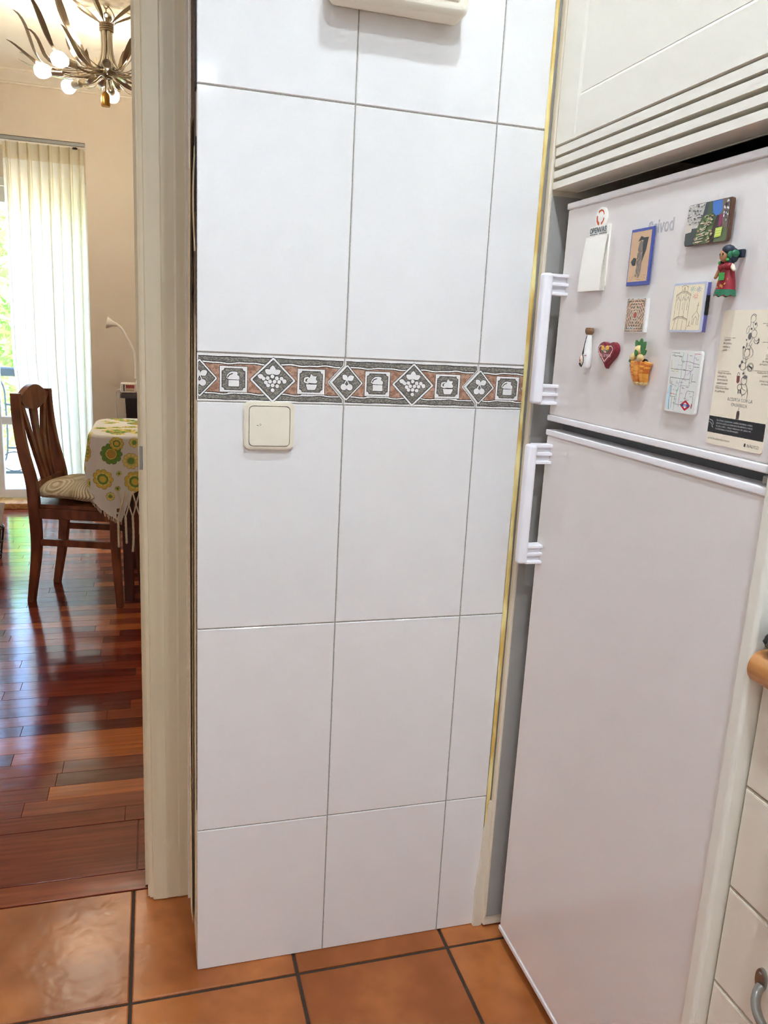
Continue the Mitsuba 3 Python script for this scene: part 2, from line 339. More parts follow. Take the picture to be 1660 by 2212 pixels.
# raw reveal of the wall beside the door casing
rv, _ = grid(lambda u, v: (0.0 + (.0006 + .0022 * np.clip((v - .55) * 12, 0, 1)) * (meshkit.fbm(np.stack([u * 7, v * 60, 0 * u], -1), 3, 3) - .5) + .0030 * (v > .60) * np.clip((.33 - u) * 8, 0, 1),
                           .0085 + u * .2, v * 2.1), 24, 260)
rv.faces = rv.faces[:, ::-1]
add('wall_back__reveal', rv, 'm_reveal', smooth=True, label='rough brown and beige raw wall edge beside the casing')
def strip(y0, y1, z0, z1, x, bow, seed):
    m, _ = grid(lambda u, v: (x - bow * np.sin(np.pi * v) - .0012 * (u > .5), y0 + (y1 - y0) * u + .004 * np.sin(v * 9 + seed) * (u - .3), z0 + (z1 - z0) * v), 6, 60)
    m2 = m.copy(); m2.vertices[:, 0] += .0025; m2.faces = m2.faces[:, ::-1]
    return cat([m, m2])
add('wall_back__plaster_strip', strip(.105, .165, .02, 1.58, -.0045, .003, 1), 'm_plaster')
add('wall_back__plaster_strip', strip(.112, .118, 1.5, 2.09, -.0062, .0, 2), 'm_paper')
add('wall_back__plaster_strip', strip(.014, .044, 1.36, 1.52, -.0015, .0025, 3), 'm_plaster')
for c in ((-.0022, .009, .034, 1.60, 1.76), (-.0022, .011, .026, 1.42, 1.53), (-.0012, .009, .0125, 1.12, 1.42), (-.0012, .1935, .2005, .03, 2.1), (-.0010, .0087, .0105, .35, 1.0)): add('wall_back__crack', box(c[0], .0005, c[1], c[2], c[3], c[4]), 'm_black')

# casing and jamb of the doorway
prof = [(-.0945, .335), (-.0945, .232), (-.091, .232), (-.091, .228), (-.0845, .226), (-.0830, .2195), (-.0815, .2185), (-.055, .2170), (-.052, .2182), (-.030, .2182), (-.0265, .2170), (-.0085, .2180), (-.0065, .2200), (-.0065, .335)]
dj = thing('door_frame', 'beige lacquered door frame at the left edge of the white tiled wall', 'door frame')
m = ext(Polygon(prof), 0.0, 2.06); m.apply_translation([0, 0, .004])
add(dj + '__casing', m, 'm_casing', smooth=False)
mm = m.copy(); mm.vertices[:, 0] = -.99 + (-.0065 - mm.vertices[:, 0]) * 1.0; mm.faces = mm.faces[:, ::-1]; mm.vertices[:, 0] -= .0
add(dj + '__casing', mm, 'm_casing')
add(dj + '__head', box(-.99, -.0095, .218, .335, 2.064, 2.12, .003), 'm_casing')
add(dj + '__jamb_stop', ext(Polygon([(-.1005, .335), (-.1005, .272), (-.0945, .272), (-.0945, .335)]), .003, 2.062), 'm_casing')
add(dj + '__strike_plate', box(-.0972, -.0915, .2300, .2322, .962, 1.008, .0006), 'm_grey_metal', label='small grey metal strike plate')

# rest of the kitchen shell
add('wall_right', box(1.25, 1.3, -3.3, 0.0, 0, 2.42), 'm_kitchen_paint', kind='structure')
add('wall_left', box(-1.2, -1.15, -3.3, 0.2, 0, 2.42), 'm_kitchen_paint', kind='structure')
add('wall_front', box(-1.2, 1.3, -3.35, -3.3, 0, 2.42), 'm_kitchen_paint', kind='structure')
add('ceiling_kitchen', box(-1.2, 1.3, -3.35, 0.212, 2.42, 2.50), 'm_kitchen_paint', kind='structure')
for i, (x, y, p) in enumerate(SPOTS_AND_FILL):  # entries past the second have no known lamp, added to lift the low wall
    k = thing('spot_and_fill', 'unseen round ceiling spotlight, in a set partly added to brighten the low wall', 'ceiling light', 'recessed ceiling spotlights')
    add(k + '__trim_ring', lathe([(.030, 2.4195), (.046, 2.4195), (.046, 2.416), (.040, 2.414), (.030, 2.4165), (.030, 2.4195)], 32, T().translate([x, y, 0]).matrix.numpy() if hasattr(T().matrix, 'numpy') else np.array(T().translate([x, y, 0]).matrix)), 'm_steel', smooth=40)
    d = trimesh.creation.cylinder(.0285, .003, 32); d.apply_translation([x, y, 2.4178])
    k2 = add(k + '__lens', d, 'm_white_paint')
    scene[k2]['emitter'] = {'type': 'area', 'radiance': {'type': 'rgb', 'value': (SPOT_RADIANCE * p * SPOT_TINT).tolist()}}

# ------------------------------------------------------------------ setting: dining room
YF = 4.05
add('floor_dining', box(-2.7, 1.7, .266, 4.46, -.05, -.0045), 'm_plank_red', kind='structure')
def plank(x0, x1, y0, y1, m):
    add('floor_dining__plank', slab(x0 + .0004, x1 - .0004, y0 + .0004, y1 - .0004, rng.uniform(-.0002, .0002), -.005, .0006), PLANKS[m])
plank(-1.7, .6, .2665, .331, 2)
plank(-1.7, -.1205, .333, .532, 1)
plank(-.1185, .6, .333, .532, 1)
y = .534; row = 0
while y < 4.12:
    wd = .0655
    if row == 6: plank(-1.7, .6, y, y + wd * 1.6, 3); y += wd * 1.6; row += 1; continue
    x = -1.75 + rng.uniform(0, .25)
    while x < .55:
        ln = rng.uniform(.28, .62); 
        t = rng.choice([0, 0, 0, 0, 1, 1, 1, 1, 2, 2, 3], p=None)
        plank(x, min(x + ln, .6), y, y + wd, int(t)); x += ln
    y += wd; row += 1
NX0, NX1, NZ = -2.2, -.445, 2.272     # window niche
add('wall_dining_far', cat([box(NX1, 1.7, YF, 4.5, 0, 2.62), box(-2.7, NX1, YF, 4.5, NZ, 2.62), box(-2.7, NX0, YF, 4.5, 0, NZ), box(NX0, NX1, 4.36, 4.5, 2.09, NZ)]), 'm_dining_wall', kind='structure')
add('wall_dining_near', cat([box(-.0095, 1.7, .212, .335, 0, 2.62), box(-2.7, -.99, .212, .335, 0, 2.62), box(-.99, -.0095, .214, .335, 2.12, 2.62)]), 'm_dining_wall', kind='structure')
add('wall_dining_right', box(1.7, 1.75, .2, 4.5, 0, 2.62), 'm_dining_wall', kind='structure')
add('wall_dining_left', box(-2.75, -2.7, .2, 4.5, 0, 2.62), 'm_dining_wall', kind='structure')
add('ceiling_dining', box(-2.75, 1.75, .2, 4.5, 2.62, 2.70), 'm_dining_ceiling', kind='structure')
pr = [(YF, 2.548), (YF - .010, 2.548), (YF - .010, 2.556), (YF - .018, 2.560), (YF - .026, 2.575), (YF - .045, 2.592), (YF - .052, 2.606), (YF - .060, 2.607), (YF - .060, 2.62), (YF, 2.62)]
m = ext(Polygon(pr), -2.7, 1.7); m.apply_transform(frame([0, 0, 0], [0, 1, 0], [0, 0, 1]))
add('trim_1', m, 'm_dining_ceiling', smooth=30, kind='structure', label='plaster cornice between dining wall and ceiling')
# ceiling rose
k = add('ceiling_dining__ceiling_rose', lathe([(0.001, 2.619), (.20, 2.619), (.20, 2.612), (.185, 2.606), (.16, 2.611), (.10, 2.610), (.06, 2.602), (.001, 2.600)], 48, np.array(T().translate([-.25, 2.75, 0]).matrix)), 'm_dining_ceiling', smooth=35)
for i in range(16):
    a = i / 16 * 2 * math.pi
    l = leaf(.07, 0, .11, .014, 0); mm = ext(l, 0, .004); mm.apply_transform(np.array(T().translate([-.25, 2.75, 2.6105]).rotate([0, 0, 1], math.degrees(a)).scale([1, 1, -1]).matrix)); mm.invert()
    add('ceiling_dining__rose_petal', mm, 'm_dining_ceiling')
# balcony door in the niche
wk = 'window_1'
FY0, FY1 = 4.375, 4.42
def fr(n, x0, x1, z0, z1, y0=FY0, y1=FY1): return add(wk + '__' + n, box(x0, x1, y0, y1, z0, z1, .004), 'm_white_paint')
info(wk, 'white glazed balcony door behind the curtain', None, None, 'structure')
fr('frame', NX0, NX1, 2.035, 2.09); fr('frame', NX1 - .05, NX1, .02, 2.035); fr('frame', NX0, NX0 + .05, .02, 2.035)
add(wk + '__threshold', box(NX0, NX1, 4.20, 4.5, -.004, .035, .004), 'm_worktop_wood')
for x0, x1 in ((NX1 - .05 - .60, NX1 - .052), (NX1 - .05 - 1.205, NX1 - .05 - .603), (NX0 + .052, NX1 - .05 - 1.208)):
    sk = wk + '__sash'; sk = uniq(sk)
    scene[sk] = mikit.ply(cat([box(x0, x0 + .06, FY0 - .01, FY1 - .01, .04, 2.03, .004), box(x1 - .06, x1, FY0 - .01, FY1 - .01, .04, 2.03, .004), box(x0 + .06, x1 - .06, FY0 - .01, FY1 - .01, 1.935, 2.03, .004),
                               box(x0 + .06, x1 - .06, FY0 - .01, FY1 - .01, .04, .10, .004), box(x0 + .06, x1 - .06, FY0 - .01, FY1 - .01, .535, .59, .004)]), 'm_white_paint')
    for z0, z1 in ((.10, .535), (.59, 1.935)):
        add(sk + '__pane', box(x0 + .058, x1 - .058, 4.392, 4.393, z0 - .002, z1 + .002), 'm_glass') if False else None
        g = trimesh.Trimesh([(x0 + .058, 4.392, z0), (x1 - .058, 4.392, z0), (x1 - .058, 4.392, z1), (x0 + .058, 4.392, z1)], [[0, 1, 2], [0, 2, 3]], process=False)
        add(sk + '__pane', g, 'm_glass')
add('trim_2', box(-1.0, NX1 - .001, 4.055, 4.075, NZ - .022, NZ - .001, .003), mat('m_track_shaded', (158, 160, 158), .5), kind='structure', label='white curtain track greyed by painted shade under the niche soffit')  # track tone greyed to paint in the shadow below the soffit

# ------------------------------------------------------------------ fridge niche, fridge
def FF(x, dy=0, dz=0): return frame([x, dy, dz], [0, -1, 0], [0, 0, 1])     # local u = -y, v = z, height towards -x
tc = thing('fridge_housing', 'cream tall cupboard housing around the white fridge', 'cabinet')
add(tc + '__side_panel', box(.602, 1.24, -.0165, -.0005, .006, 2.40, .0015), 'm_cream_edge')
add(tc + '__side_panel', rbox(.6115, 1.24, -.6345, -.6115, .006, 1.40 + 1.0, .006), 'm_cream_lacquer', smooth=40)
add(tc + '__top_box', cat([box(.628, 1.24, -.611, -.017, 1.576, 1.592), box(.628, 1.24, -.611, -.017, 2.38, 2.395), box(1.22, 1.24, -.611, -.017, .006, 2.38)]), 'm_black', label='inside of the cupboard coloured black for its deep shade')  # inner boards made black, the deep shade is put into their colour
dk = tc + '__door'
def bevelled(u0, v0, u1, v1, l=0., b=0., r=0., t=0., d=.0035, h=0.):
    return tf(trimesh.convex.convex_hull(np.array([(a, c, -.02) for a in (u0, u1) for c in (v0, v1)] + [(a, c, -d) for a in (u0, u1) for c in (v0, v1)] + [(a, c, h) for a in (u0 + l, u1 - r) for c in (v0 + b, v1 - t)])), FF(.6035))
scene[dk] = mikit.ply(bevelled(.088, 1.6435, .610, 2.34, h=-.0030, d=.0031), 'm_cream_lacquer')
add(dk + '__stile', bevelled(.0185, 1.5745, .0870, 2.34, .001, .001, .0052, .001), 'm_cream_lacquer')
add(dk + '__bottom_rail', bevelled(.0874, 1.5745, .610, 1.6430, .0012, .001, .001, .0050), 'm_cream_lacquer')
info(dk, 'cream door with grooved frame lines')
gk = tc + '__vent_grille'
for z0, z1 in ((1.5585, 1.5715), (1.5405, 1.5535), (1.5220, 1.5335), (1.5040, 1.5155)):
    p = Polygon([(.6045, z0), (.6045, z1), (.650, z1), (.650, z0)])
    m = ext(p, .0225, .6100); m.apply_transform(np.array([[1, 0, 0, 0], [0, 0, -1, 0], [0, 1, 0, 0], [0, 0, 0, 1.0]]))
    add(tc + '__vent_grille__slat', m, 'm_cream_lacquer')
scene[gk] = mikit.ply(box(.651, .654, -.611, -.0175, 1.5035, 1.573), 'm_cream_edge')
for a, b in ((-.034, -.0175), (-.611, -.600)): add(gk + '__end_piece', box(.6505, .6508, a, b, 1.509, 1.573), 'm_cream_edge')
zz = np.linspace(.0015, .30, 40); xl = .5815 + .0125 * np.clip(zz / .26, 0, 1) ** 1.5 + .0010 * np.sin(zz * 48) + .0006 * np.sin(zz * 131)
m = ext(Polygon(list(zip(xl, zz)) + [(.6020, .30), (.6020, .0030), (.5950, .0005)]), 0, .0085); m.apply_transform(np.array([[1, 0, 0, 0], [0, 0, -1, -.0003], [0, 1, 0, 0], [0, 0, 0, 1.0]]))
add(tc + '__cover_strip', m, 'm_cream_edge', label='worn cream cover strip along the tiles')
add(tc + '__shade_sheet', box(.6065, 1.21, -.0190, -.0168, .03, 1.495, .0006), mat('m_niche_shade', (158, 156, 150), .12), label='grey sheet added to paint the dim shade of the fridge niche')  # sheet over the cream panel, its grey stands for the dim niche
# line of yellowed glue between tiles and panel
def bead(u, v):
    z = .14 + v * 2.2; w = .0024 + .0028 * meshkit.fbm(np.stack([z * 9, 0 * z, 0 * z], -1), 3, 5); a = (u - .5) * np.pi
    ctr = .5945 + .0012 * np.sin(z * 3.1)
    return ctr + w * np.sin(a), -.0004 - .0035 * np.cos(a), z
m, _ = grid(bead, 9, 160)
add(tc + '__glue_line', m, 'm_glue', smooth=True, label='yellowed glue line along the tile edge')

fk = thing('fridge', 'white two-door fridge freezer covered in magnets beside the tiled wall', 'fridge')
FX = .622
FL, FR_ = .0535, .6085
add(fk + '__body', box(.668, 1.18, -FR_, -FL, .03, 1.472, .004), 'm_fridge_body')
add(fk + '__plinth_fill', box(.640, 1.15, -FR_ + .01, -FL - .01, .0005, .0295), 'm_black', label='black box added to darken the gap under the door')  # added filler, black so the floor gap reads as shade
add(fk + '__gasket', cat([box(.655, .668, -FR_ + .012, -FL - .012, 1.112, 1.462), box(.655, .668, -FR_ + .012, -FL - .012, .045, 1.082)]), 'm_gasket')
add(fk + '__divider', box(.650, .669, -FR_ + .004, -FL - .004, 1.086, 1.108), 'm_gasket', label='dark grey bar between the doors')
for nm, z0, z1 in (('door', 1.1055, 1.4785), ('door', .0265, 1.0895)):
    k = add(fk + '__door', box(FX, .656, -FR_, -FL, z0 + .010, z1 - .010, .003), 'm_fridge')
    for a, b in ((z0, z0 + .0105), (z1 - .0105, z1)):
        add(k + '__edge_trim', rbox(FX - .0026, .657, -FR_ - .0005, -FL + .0005, a, b, .0018, 12), 'm_fridge_trim', smooth=50)
    h0, h1 = (1.1370, 1.3600) if z0 > 1 else (.8420, 1.0645)
    hk = add(k + '__handle', tf(rbox(-.0115, .0115, h0, h1, -.0095, .0095, .0055), np.array([[0, 0, -1, .5815], [-1, 0, 0, -.0745], [0, 1, 0, 0], [0, 0, 0, 1.0]])) if False else rbox(.5725, .5905, -.0865, -.0655, h0, h1, .0055), 'm_handle_white', smooth=50)
    for zc in (h1 - .018, h0 + .0165):
        for q in (-.0155, 0, .0145):
            add(hk + '__post', box(.5890, .6235, -.0800, -.0555, zc + q - .0028, zc + q + .0028, .001), 'm_handle_white')
        add(hk + '__post', box(.5890, .6225, -.0720, -.0665, zc - .016, zc + .0165, .001), 'm_handle_white')
add(fk + '__hinge', cat([box(.628, .664, -.6045, -.5890, 1.0915, 1.1015, .001), box(.634, .664, -.6085, -.5900, 1.096, 1.103, .001)]), 'm_grey_metal', label='grey hinge at the right of the gap')
P = Print(.0001); 
m = meshkit.text_mesh('Saivod', .0165, .0005, True); m.vertices[:, 0] -= m.vertices[:, 0].min(); m.vertices[:, 0] *= .060 / m.vertices[:, 0].max(); m.apply_translation([.3010, 1.4035, 0])
add(fk + '__door__lettering', tf(m, FF(FX)), mat('m_logo', (178, 176, 178), .4), label='grey brand lettering')

# ------------------------------------------------------------------ things on the fridge
def card(key, label, thick, g, m, cham=.0008, back=.0002, **k):
    t = thing(key, label, 'magnet'); add(t + '__plate', tf(chamfered(g, back, thick, cham), FF(FX)), m, **k)
    if back > .001: add(t + '__magnet_disc', tf(ext(g.centroid.buffer(.008), .0002, back), FF(FX)), 'm_black')
    return t
# magnetic notepad
t = thing('magnetic_notepad', 'white magnetic notepad with round orange ring logo and curling sheets', 'notepad')
add(t + '__backing', tf(cat([chamfered(Point(.1715, 1.4410).buffer(.0165), .0003, .004, .0006), chamfered(rrect(.139, 1.335, .2005, 1.4300, .002), .0003, .0035, .0005)]), FF(FX)), 'm_paper')
P = Print(.0041)
ring = Point(.1705, 1.4418).buffer(.0122).difference(Point(.1715, 1.4425).buffer(.0086)).difference(Polygon([(.17, 1.4418), (.192, 1.449), (.192, 1.4385)])).difference(Polygon([(.1705, 1.4418), (.158, 1.4575), (.150, 1.449)])).difference(Polygon([(.1705, 1.442), (.166, 1.420), (.176, 1.422)]))
P.fill(ring, (186, 84, 40)); P.text('OPENVAS', .1420, 1.4195, .0078, (70, 78, 86), bold=True)
P.line([(.143, 1.4172), (.166, 1.4172)], .0011, (60, 66, 70)); P.line([(.172, 1.4172), (.194, 1.4172)], .0016, (110, 116, 120))
P.build(t + '__print', FF(FX))
for i in range(5):
    off = i * .0012
    def sheet(u, v, i=i):
        vv = 1.4135 - .085 * v
        lift = .0042 + (4 - i) * .0005 + (4 - i) * .0009 * v ** 2 + .0022 * np.sin(v * 3.2) * (i < 4)
        uu = .1355 + .0655 * u - .0004 * (4 - i) * v + .0011 * (i - 1) * v - .003 * v * (1 - u)
        return FX - lift, -uu, vv
    m, _ = grid(sheet, 10, 24); m2 = m.copy(); m2.vertices[:, 0] += .0003; m2.faces = m2.faces[:, ::-1]
    add(t + '__sheet', cat([m, m2]), 'm_paper', smooth=False)
# blue framed card
t = card('picture_magnet', 'tall blue framed picture card magnet with a dark figure on tan', .0060, sbox(.2680, 1.3318, .3240, 1.4122), mat('m_blue', (62, 74, 150), .35), back=.0036)
P = Print(.0060); P.fill(sbox(.2700, 1.3375, .3195, 1.4080), (206, 170, 134))
P.fill([affinity.scale(Point(.296, 1.385).buffer(.006), 1, 1.6), Polygon([(.289, 1.378), (.303, 1.377), (.302, 1.352), (.297, 1.345), (.291, 1.35)]), LineString([(.2975, 1.352), (.2972, 1.344)]).buffer(.002)], (122, 108, 98))
P.fill([Polygon([(.300, 1.3985), (.3135, 1.3985), (.3105, 1.382), (.3025, 1.364), (.3015, 1.38)]), Polygon([(.288, 1.394), (.294, 1.401), (.300, 1.4), (.301, 1.396)]), Polygon([(.2745, 1.366), (.281, 1.372), (.2885, 1.37), (.287, 1.3605), (.28, 1.36)])], (44, 46, 48))
for k in range(26):
    a, b = rng.uniform(.289, .303), rng.uniform(1.347, 1.385); P.line([(a, b), (a + rng.uniform(-.002, .002), b - .004)], .0009, [(60, 58, 56), (170, 150, 130)][k % 2])
for k in range(18):
    a, b = rng.uniform(.273, .317), rng.uniform(1.3395, 1.3465); P.line([(a, b), (a + .004, b + rng.uniform(-.0015, .0015))], .0007, (176, 136, 100))
P.build(t + '__print', FF(FX))
# little tile with geometric star
t = card('tile_magnet', 'small tile magnet with red and green geometric star and VALENCIA lettering', .0052, sbox(.2760, 1.2648, .3275, 1.3128), 'm_border_white', .0006)
P = Print(.0052); c = (.3005, 1.2895); P.fill(sbox(.2768, 1.2655, .3235, 1.3122), (104, 92, 70))
for k in range(90):
    a, b = rng.uniform(.2775, .322), rng.uniform(1.2662, 1.3115); P.fill(rrect(a, b, a + .0022, b + .0022, .0006), [(166, 74, 52), (54, 88, 60), (176, 156, 122), (60, 54, 44)][k % 4], up=(k == 0))
P.h += .0001
for r, cl, w in ((.0300, (222, 186, 160), .0012), (.0245, (222, 186, 160), .0012), (.0185, (222, 186, 160), .0012), (.0120, (230, 204, 180), .0011), (.0070, (230, 204, 180), .0009)):
    for q in (0, 45):
        s = affinity.rotate(sbox(c[0] - r * .72, c[1] - r * .72, c[0] + r * .72, c[1] + r * .72), q); P.fill(s.exterior.buffer(w / 2).intersection(sbox(.2768, 1.2655, .3235, 1.3122)), cl, up=False)
for k in range(8):
    a = k * math.pi / 4; P.line([(c[0] + .010 * math.cos(a), c[1] + .010 * math.sin(a)), (c[0] + .0225 * math.cos(a + .25), c[1] + .0215 * math.sin(a + .25))], .0009, (216, 178, 150))
    P.fill(affinity.rotate(diamond(c[0] + .0145 * math.cos(a), c[1] + .0145 * math.sin(a), .0026, .0026), 0), (158, 44, 32), up=False)
P.fill(Point(c).buffer(.0038), (164, 60, 44)); P.fill(sbox(.2835, 1.2678, .3030, 1.2722), (232, 228, 216)); P.text('VALENCIA', .2932, 1.2685, .0029, (30, 30, 30), 'c', True)
P.build(t + '__print', FF(FX))
# brown edged photo plaque with a hillside
t = card('photo_magnet', 'wide brown-edged photo magnet of a garden lane between buildings', .0088, rrect(.4005, 1.3765, .4865, 1.4285, .004), mat('m_brown_edge', (86, 56, 40), .4), .001, back=.0046)
P = Print(.0088); full = rrect(.4015, 1.3775, .4830, 1.4277, .0035); W = lambda *p: Polygon(p).intersection(full)
P.fill(full, (88, 104, 66)); P.fill(W((.448, 1.43), (.474, 1.43), (.468, 1.412), (.46, 1.4085), (.452, 1.414)), (64, 116, 190)); P.fill(W((.40, 1.43), (.437, 1.43), (.432, 1.412), (.424, 1.398), (.40, 1.398)), (196, 192, 184))
P.fill(W((.437, 1.43), (.45, 1.43), (.449, 1.416), (.44, 1.410), (.433, 1.412)), (58, 64, 74)); P.fill(W((.448, 1.43), (.452, 1.414), (.460, 1.4085), (.462, 1.399), (.44, 1.41), (.444, 1.43)), (62, 82, 58)); P.fill(W((.40, 1.398), (.424, 1.398), (.420, 1.377), (.40, 1.377)), (62, 70, 66)); P.fill(W((.4015, 1.404), (.416, 1.4065), (.413, 1.394), (.4015, 1.393)), (214, 204, 190))
P.fill(W((.468, 1.428), (.483, 1.428), (.483, 1.393), (.474, 1.393)), (110, 92, 84)); P.fill(W((.461, 1.410), (.470, 1.408), (.466, 1.392), (.458, 1.377), (.452, 1.377), (.457, 1.398)), (50, 32, 26)); P.fill(W((.466, 1.41), (.473, 1.41), (.472, 1.396), (.466, 1.396)), (130, 44, 84))
P.fill(W((.462, 1.394), (.4745, 1.3945), (.4735, 1.3832), (.461, 1.3825)), (190, 208, 84))
for k in range(3): P.line([(.4635, 1.3915 - k * .003), (.4725, 1.3918 - k * .003)], .0008, (226, 234, 150), up=(k == 0))
P.h += .00008
for k in range(70):
    a, b = rng.uniform(.402, .433), rng.uniform(1.403, 1.4265); P.fill(sbox(a, b, a + rng.uniform(.0012, .004), b + .0012).intersection(full), [(52, 56, 62), (232, 230, 226), (92, 92, 96)][k % 3], up=(k % 23 == 22))
for k in range(24):
    a, b = rng.uniform(.473, .481), rng.uniform(1.397, 1.425); P.fill(sbox(a, b, a + .0022, b + .0026).intersection(full), [(36, 44, 56), (214, 214, 214)][k % 2], up=False)
for k in range(110):
    s = rng.uniform(0, 1); b = 1.378 + .034 * s; a = rng.uniform(.420 + .018 * s, .456 - .002 * s)
    P.fill(affinity.scale(Point(a, b).buffer(.0013), 1.8, .7).intersection(full), [(150, 150, 96), (88, 112, 56), (176, 132, 104), (196, 188, 160), (60, 82, 46)][k % 5], up=(k % 40 == 39))
for k in range(9):
    P.line([(.421 + k * .003, 1.3795 + k * .0032), (.440 + k * .0008, 1.3805 + k * .0036)], .0008, (206, 200, 178), up=(k == 0))
P.build(t + '__print', FF(FX))
# doll
t = thing('doll_magnet', 'small cloth doll magnet in red and green dress with dark headscarf', 'doll')
D = FF(FX, -.499, 1.3105) @ np.diag([.88, 1, .95, 1])
def dm(key, ms, m, sm=40, lab=None): return add(t + '__' + key, tf(cat(ms), D), m, smooth=sm, label=lab)
def skirt(r): 
    s, _ = grid(lambda u, v: ((.0155 - .0050 * v) * (1 + .05 * np.sin(u * 2 * np.pi * 9) * (1 - v)) * np.cos(u * 2 * np.pi) * r, -.0 + .033 * v + .0008 * np.sin(u * 2 * np.pi * 9) * (v < .05), .0125 + .0115 * (1 - .35 * v) * np.sin(u * 2 * np.pi) * r), 73, 12); return s
mat('m_doll_red', (132, 22, 36), .5); mat('m_doll_green', (26, 98, 66), .5); mat('m_doll_skin', (176, 128, 88), .5); mat('m_doll_dark', (22, 32, 48), .6); mat('m_doll_lime', (56, 146, 62), .5); mat('m_doll_cream', (226, 214, 192), .6); mat('m_gold', (214, 176, 84), .3, .7)
bodyp = lathe([(.0005, 0), (.0140, 0), (.0150, .002), (.0125, .018), (.0095, .030), (.0080, .036), (.0070, .041), (.0005, .043)], 32)
bodyp.apply_transform(np.array([[1, 0, 0, 0], [0, 0, 1, 0], [0, -.8, 0, .0125], [0, 0, 0, 1.0]]))
def skin_ring(r0, r1, v0, v1, n=40, wave=.0):
    m, _ = grid(lambda u, v: ((r0 + (r1 - r0) * v) * np.cos(2 * np.pi * u), v0 + (v1 - v0) * v + wave * np.sin(2 * np.pi * u * 9) * (1 - v), .0125 + .8 * (r0 + (r1 - r0) * v) * np.sin(2 * np.pi * u)), n + 1, 6); return m
dm('dress', [bodyp], 'm_doll_red'); dm('hem', [skin_ring(.0160, .0148, -.0005, .0068, 72, .0009)], 'm_doll_green', False)
dm('apron', [ext(rrect(-.002, .0175, .0080, .0265, .001), .0225, .0240)], 'm_doll_lime', False)
dm('bodice', [ell((-.0055, .0335, .017), (.0068, .0050, .0062)), ell((.0055, .0345, .017), (.0070, .0048, .0062))], 'm_doll_red', True)
dm('arm', [man(m3.Manifold.batch_hull([m3.Manifold.sphere(.0032, 12).translate([.0105, .0345, .015]), m3.Manifold.sphere(.0023, 12).translate([.0165, .0300, .016])]))], 'm_doll_cream'); dm('arm', [man(m3.Manifold.batch_hull([m3.Manifold.sphere(.0028, 12).translate([-.0105, .0300, .018]), m3.Manifold.sphere(.0021, 12).translate([-.0140, .0215, .020])]))], 'm_doll_skin')
dm('head', [ell((-.0012, .0475, .0190), (.0070, .0084, .0072))], 'm_doll_skin', True)
dm('headscarf', [ell((.0014, .0530, .0165), (.0088, .0068, .0085)), ell((.007, .047, .0125), (.0055, .009, .008))], 'm_doll_dark', True)
dm('scarf_band', [ell((.0082, .0475, .0180), (.0032, .0050, .0045)), ell((.0110, .0490, .013), (.004, .0045, .006))], 'm_doll_green', True)
dm('braid', [ell((-.0078, .0400, .0165), (.0024, .0075, .0030)), ell((.0075, .0380, .0170), (.0024, .0070, .0030)), box(.006, .0165, .0450, .0545, .001, .007, .001)], 'm_doll_dark', True)
dm('earring', [ell((.0080, .0415, .0215), (.0030, .0018, .0015)), ell((-.0078, .0385, .0215), (.0018, .0022, .0015))], 'm_doll_lime', True)
dm('eye', [ell((-.0026, .0478, .0258), (.0009, .0016, .0008)), ell((.0030, .0480, .0256), (.0009, .0016, .0008))], 'm_black', True)
dm('spangle', [tf(ext(leaf(a, b, .004, .0008, d), 0, .0006), np.array(T().translate([0, 0, h]).matrix)) for a, b, d, h in ((-.006, .014, 60, .0222), (.008, .012, 40, .0215), (-.005, .0095, 0, .0232), (.004, .009, 90, .0236), (.0065, .0085, 110, .0226), (.009, .0165, 70, .0185))], 'm_gold', False)
# acrylic tower magnet
t = thing('tower_magnet', 'clear acrylic magnet with line drawing of a bell tower', 'magnet')
mat('m_acrylic', (196, 200, 214), .15); mat('m_purple', (96, 94, 160), .3)
add(t + '__plate', tf(chamfered(rrect(.3880, 1.2655, .4575, 1.3300, .003), .0003, .0070, .0009), FF(FX)), 'm_acrylic')
add(t + '__edge', tf(cat([ext(sbox(.4540, 1.2665, .4580, 1.3290), .0012, .0060)]), FF(FX)), 'm_purple', label='violet side edge'); add(t + '__edge', tf(ext(sbox(.4545, 1.2880, .4584, 1.3130), .0011, .0061), FF(FX)), 'm_black', label='black bar on the side edge')
P = Print(.0070); P.fill(rrect(.3900, 1.2685, .4525, 1.3270, .002), (240, 229, 198)); K = (96, 84, 64); L = P.line
U0, V0 = .3900, 1.2685
def pl(pts, w=.0008, c=(136, 120, 92)): L([(U0 + a * .0625, V0 + b * .0585) for a, b in pts], w * .72, c)
P.h += .00008
for a, b in ((.10, .16), (.24, .26), (.40, .42), (.56, .57)): pl([(a, 0), (b, .26)])
pl([(.08, .24), (.22, .30), (.40, .30), (.56, .24)], .0014); pl([(.08, .21), (.22, .27), (.40, .27), (.56, .21)])
for a, b in ((.10, .12), (.26, .27), (.42, .43), (.56, .58)): pl([(a, .27), (b, .80)])
pl([(.11, .79), (.28, .86), (.44, .86), (.60, .79)], .0010); pl([(.11, .76), (.28, .83), (.44, .83), (.60, .76)])
for q in (.27, .36, .46): pl([(q, .84), (q + .01, .97)])
pl([(.26, .97), (.36, 1.0), (.48, .96)]); pl([(.31, .86), (.36, .95), (.41, .86)])
for q in (.19, .36, .51): pl([(q - .05, .66), (q, .75), (q + .05, .66)], .0011); pl([(q, .45), (q, .62)])
pl([(.72, .30), (.86, .42), (.95, .31)]); pl([(.86, .42), (.88, .60)], .0012); pl([(.84, .54), (.91, .54)]); pl([(.74, .30), (.74, .12)]); pl([(.94, .31), (.93, .12)]); pl([(.78, .12), (.79, .26), (.84, .30), (.88, .26), (.88, .12)])
pl([(.60, .08), (.66, .10), (.70, .08)]); pl([(.64, .10), (.65, .20)], .0012)
